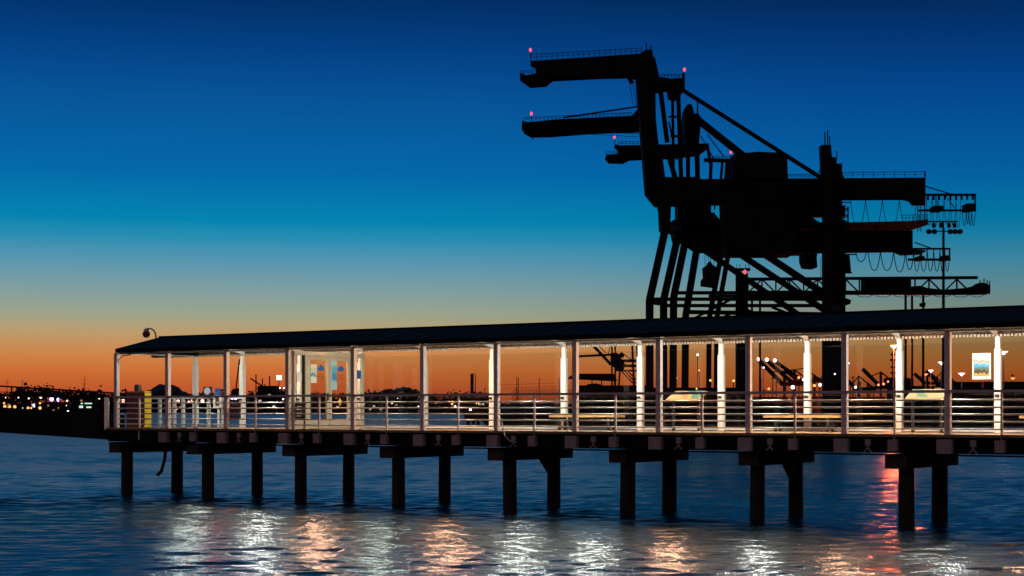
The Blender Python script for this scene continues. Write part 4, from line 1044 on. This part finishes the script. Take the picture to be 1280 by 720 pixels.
for (x, y, d, em, r, lab) in (
    (1262, 481, 500, 'blue', .45, 'small bluish lamp low at the right edge'),
    (1098, 481, 600, 'orange', .55, 'left one of three orange lamps left of a white column'),
    (1104.5, 480, 620, 'orange', .6, 'middle one of three orange lamps left of a white column'),
    (1110, 477, 600, 'orange', .45, 'right one of three orange lamps left of a white column'),
    (1069.5, 484, 500, 'white', .45, 'white lamp just right of the thick crane leg'),
    (1061, 454, 420, 'purple', .25, 'tiny violet lamp high beside the thick crane leg'),
    (950, 459, 600, 'purple', .6, 'left one of a pair of violet white lamps under raised booms'),
    (954.5, 459.5, 610, 'purple', .45, 'right one of a pair of violet white lamps under raised booms'),
    (938, 478, 480, 'white', .5, 'white lamp touching a railing column above the left bench'),
    (991, 484, 620, 'white', .9, 'big white lamp low among the red containers'),
    (998.5, 472, 650, 'orange', .65, 'orange lamp above the red containers'),
    (961, 486, 640, 'orange', .6, 'orange lamp low below the raised booms'),
    (1018, 482, 640, 'orange', .7, 'left orange lamp at the foot of the thick crane leg'),
    (1025, 481, 640, 'white', .7, 'white lamp at the foot of the thick crane leg'),
    (1012, 480, 640, 'orange', .5, 'small orange lamp between a white column and the thick crane leg'),
    (1004, 474.5, 650, 'white', .45, 'small white lamp touching a white column'),
    (1043.5, 467.5, 328, 'purple', .22, 'tiny violet lamp on the thick crane leg'),
    (872, 443.5, 328, 'white', .25, 'small white lamp high among the big crane legs'),
    (844.5, 455.5, 500, 'pink', .3, 'upper tiny pink lamp among the big crane legs'),
    (845, 472.5, 500, 'pink', .4, 'lower tiny pink lamp among the big crane legs'),
    (857.5, 463.5, 500, 'white', .25, 'tiny white lamp among the big crane legs'),
    (888, 475.5, 328, 'yellow', .3, 'yellow lamp among the big crane legs left of a white column'),
    (917, 476, 328, 'yellow', .32, 'yellow lamp among the big crane legs right of a white column'),
    (874, 463, 328, 'yellow', .2, 'faint yellow lamp below the white one among the crane legs'),
    (871, 486, 480, 'yellow', .4, 'yellow lamp just above the left info panel'),
    (779, 503, 480, 'orange', .35, 'small orange lamp low left of a white column'),
    (588, 512, 345, 'pink', .28, 'pink lamp on the mooring dolphin'),
    ):
    street_lamp(x, y, d, em, r * .72, lab, 'lamps on the container wharf')
GL = 'lights along the far shore'
for (x, y, em, r) in ((64.5, 499, 'purple', 1.9), (73.5, 499.5, 'purple', 1.9), (43, 507, 'purple', 1.5), (290, 498, 'purple', 1.2), (294.5, 498, 'purple', 1.3), (300, 498, 'purple', 1.3)):
    street_lamp(x, y, 1450, 'violet', r, 'violet lamp on the far shore at the left', 'violet ' + GL)
for (x, y, em, r) in ((51, 497, 'pink', 1.1), (36, 498, 'white', .8), (7, 497, 'white', .6), (23, 497, 'yellow', .7), (28, 510, 'white', .7), (84, 501, 'white', .9), (85, 514, 'white', .9), (83, 507, 'white', .5), (124, 499, 'yellow', 1.0), (490, 504, 'white', .8), (497, 498, 'white', .4),
                      (523, 508, 'white', .8), (569, 508, 'pink', 1.1), (325, 490, 'white', 1.0), (328, 490, 'white', .8), (350, 485, 'yellow', .8), (355, 485, 'yellow', .8), (347, 498, 'pink', .9), (341, 499, 'yellow', .8), (354, 499, 'yellow', .9), (344, 502, 'yellow', .8), (455, 505, 'white', .6)):
    street_lamp(x, y, 1450, 'pale', r * .85, 'small pale lamp on the dark far shore', 'pale ' + GL)
for (x, y, em, r) in ((5, 504, 'orange', .9), (6, 508, 'orange', 1.3), (12.5, 508.5, 'yellow', 1.4), (18.5, 508.5, 'yellow', 1.4), (35, 510, 'orange', 1.2), (39, 510, 'orange', .9), (50, 504, 'yellow', .9), (50, 510, 'orange', 1.4), (565, 505, 'pink', 1.0), (567, 503, 'pink', .8), (595, 504, 'orange', .9), (598, 504, 'orange', .8), (545, 504, 'orange', .5), (511, 503, 'orange', .5)):
    street_lamp(x, y, 1440, 'amber', r * .95, 'small orange lamp on the dark far shore', 'orange ' + GL)
for (x, y, em, r) in ((154, 501, 'pink', 1.5), (186, 501, 'pink', 1.0), (219, 501, 'orange', 1.4), (223, 501, 'orange', 1.1), (236, 502.5, 'orange', 1.1), (241, 501, 'pink', 1.6), (253, 501, 'orange', 1.5), (221, 511, 'white', .8)):
    street_lamp(x, y, 1430, 'rosy', r, 'pinkish orange lamp on the far shore behind the open pier end', 'pinkish ' + GL)
# red beacon that streaks in the near water
# ------------------------------------------------------------------ render settings
scene.view_settings.view_transform = 'Standard'; scene.view_settings.look = 'None'
scene.view_settings.exposure = 0; scene.view_settings.gamma = 1
scene.render.engine = 'CYCLES'
scene.cycles.use_denoising = True
scene.cycles.max_bounces = 6; scene.cycles.transparent_max_bounces = 16
scene.cycles.sample_clamp_indirect = 6
scene.cycles.caustics_reflective = True
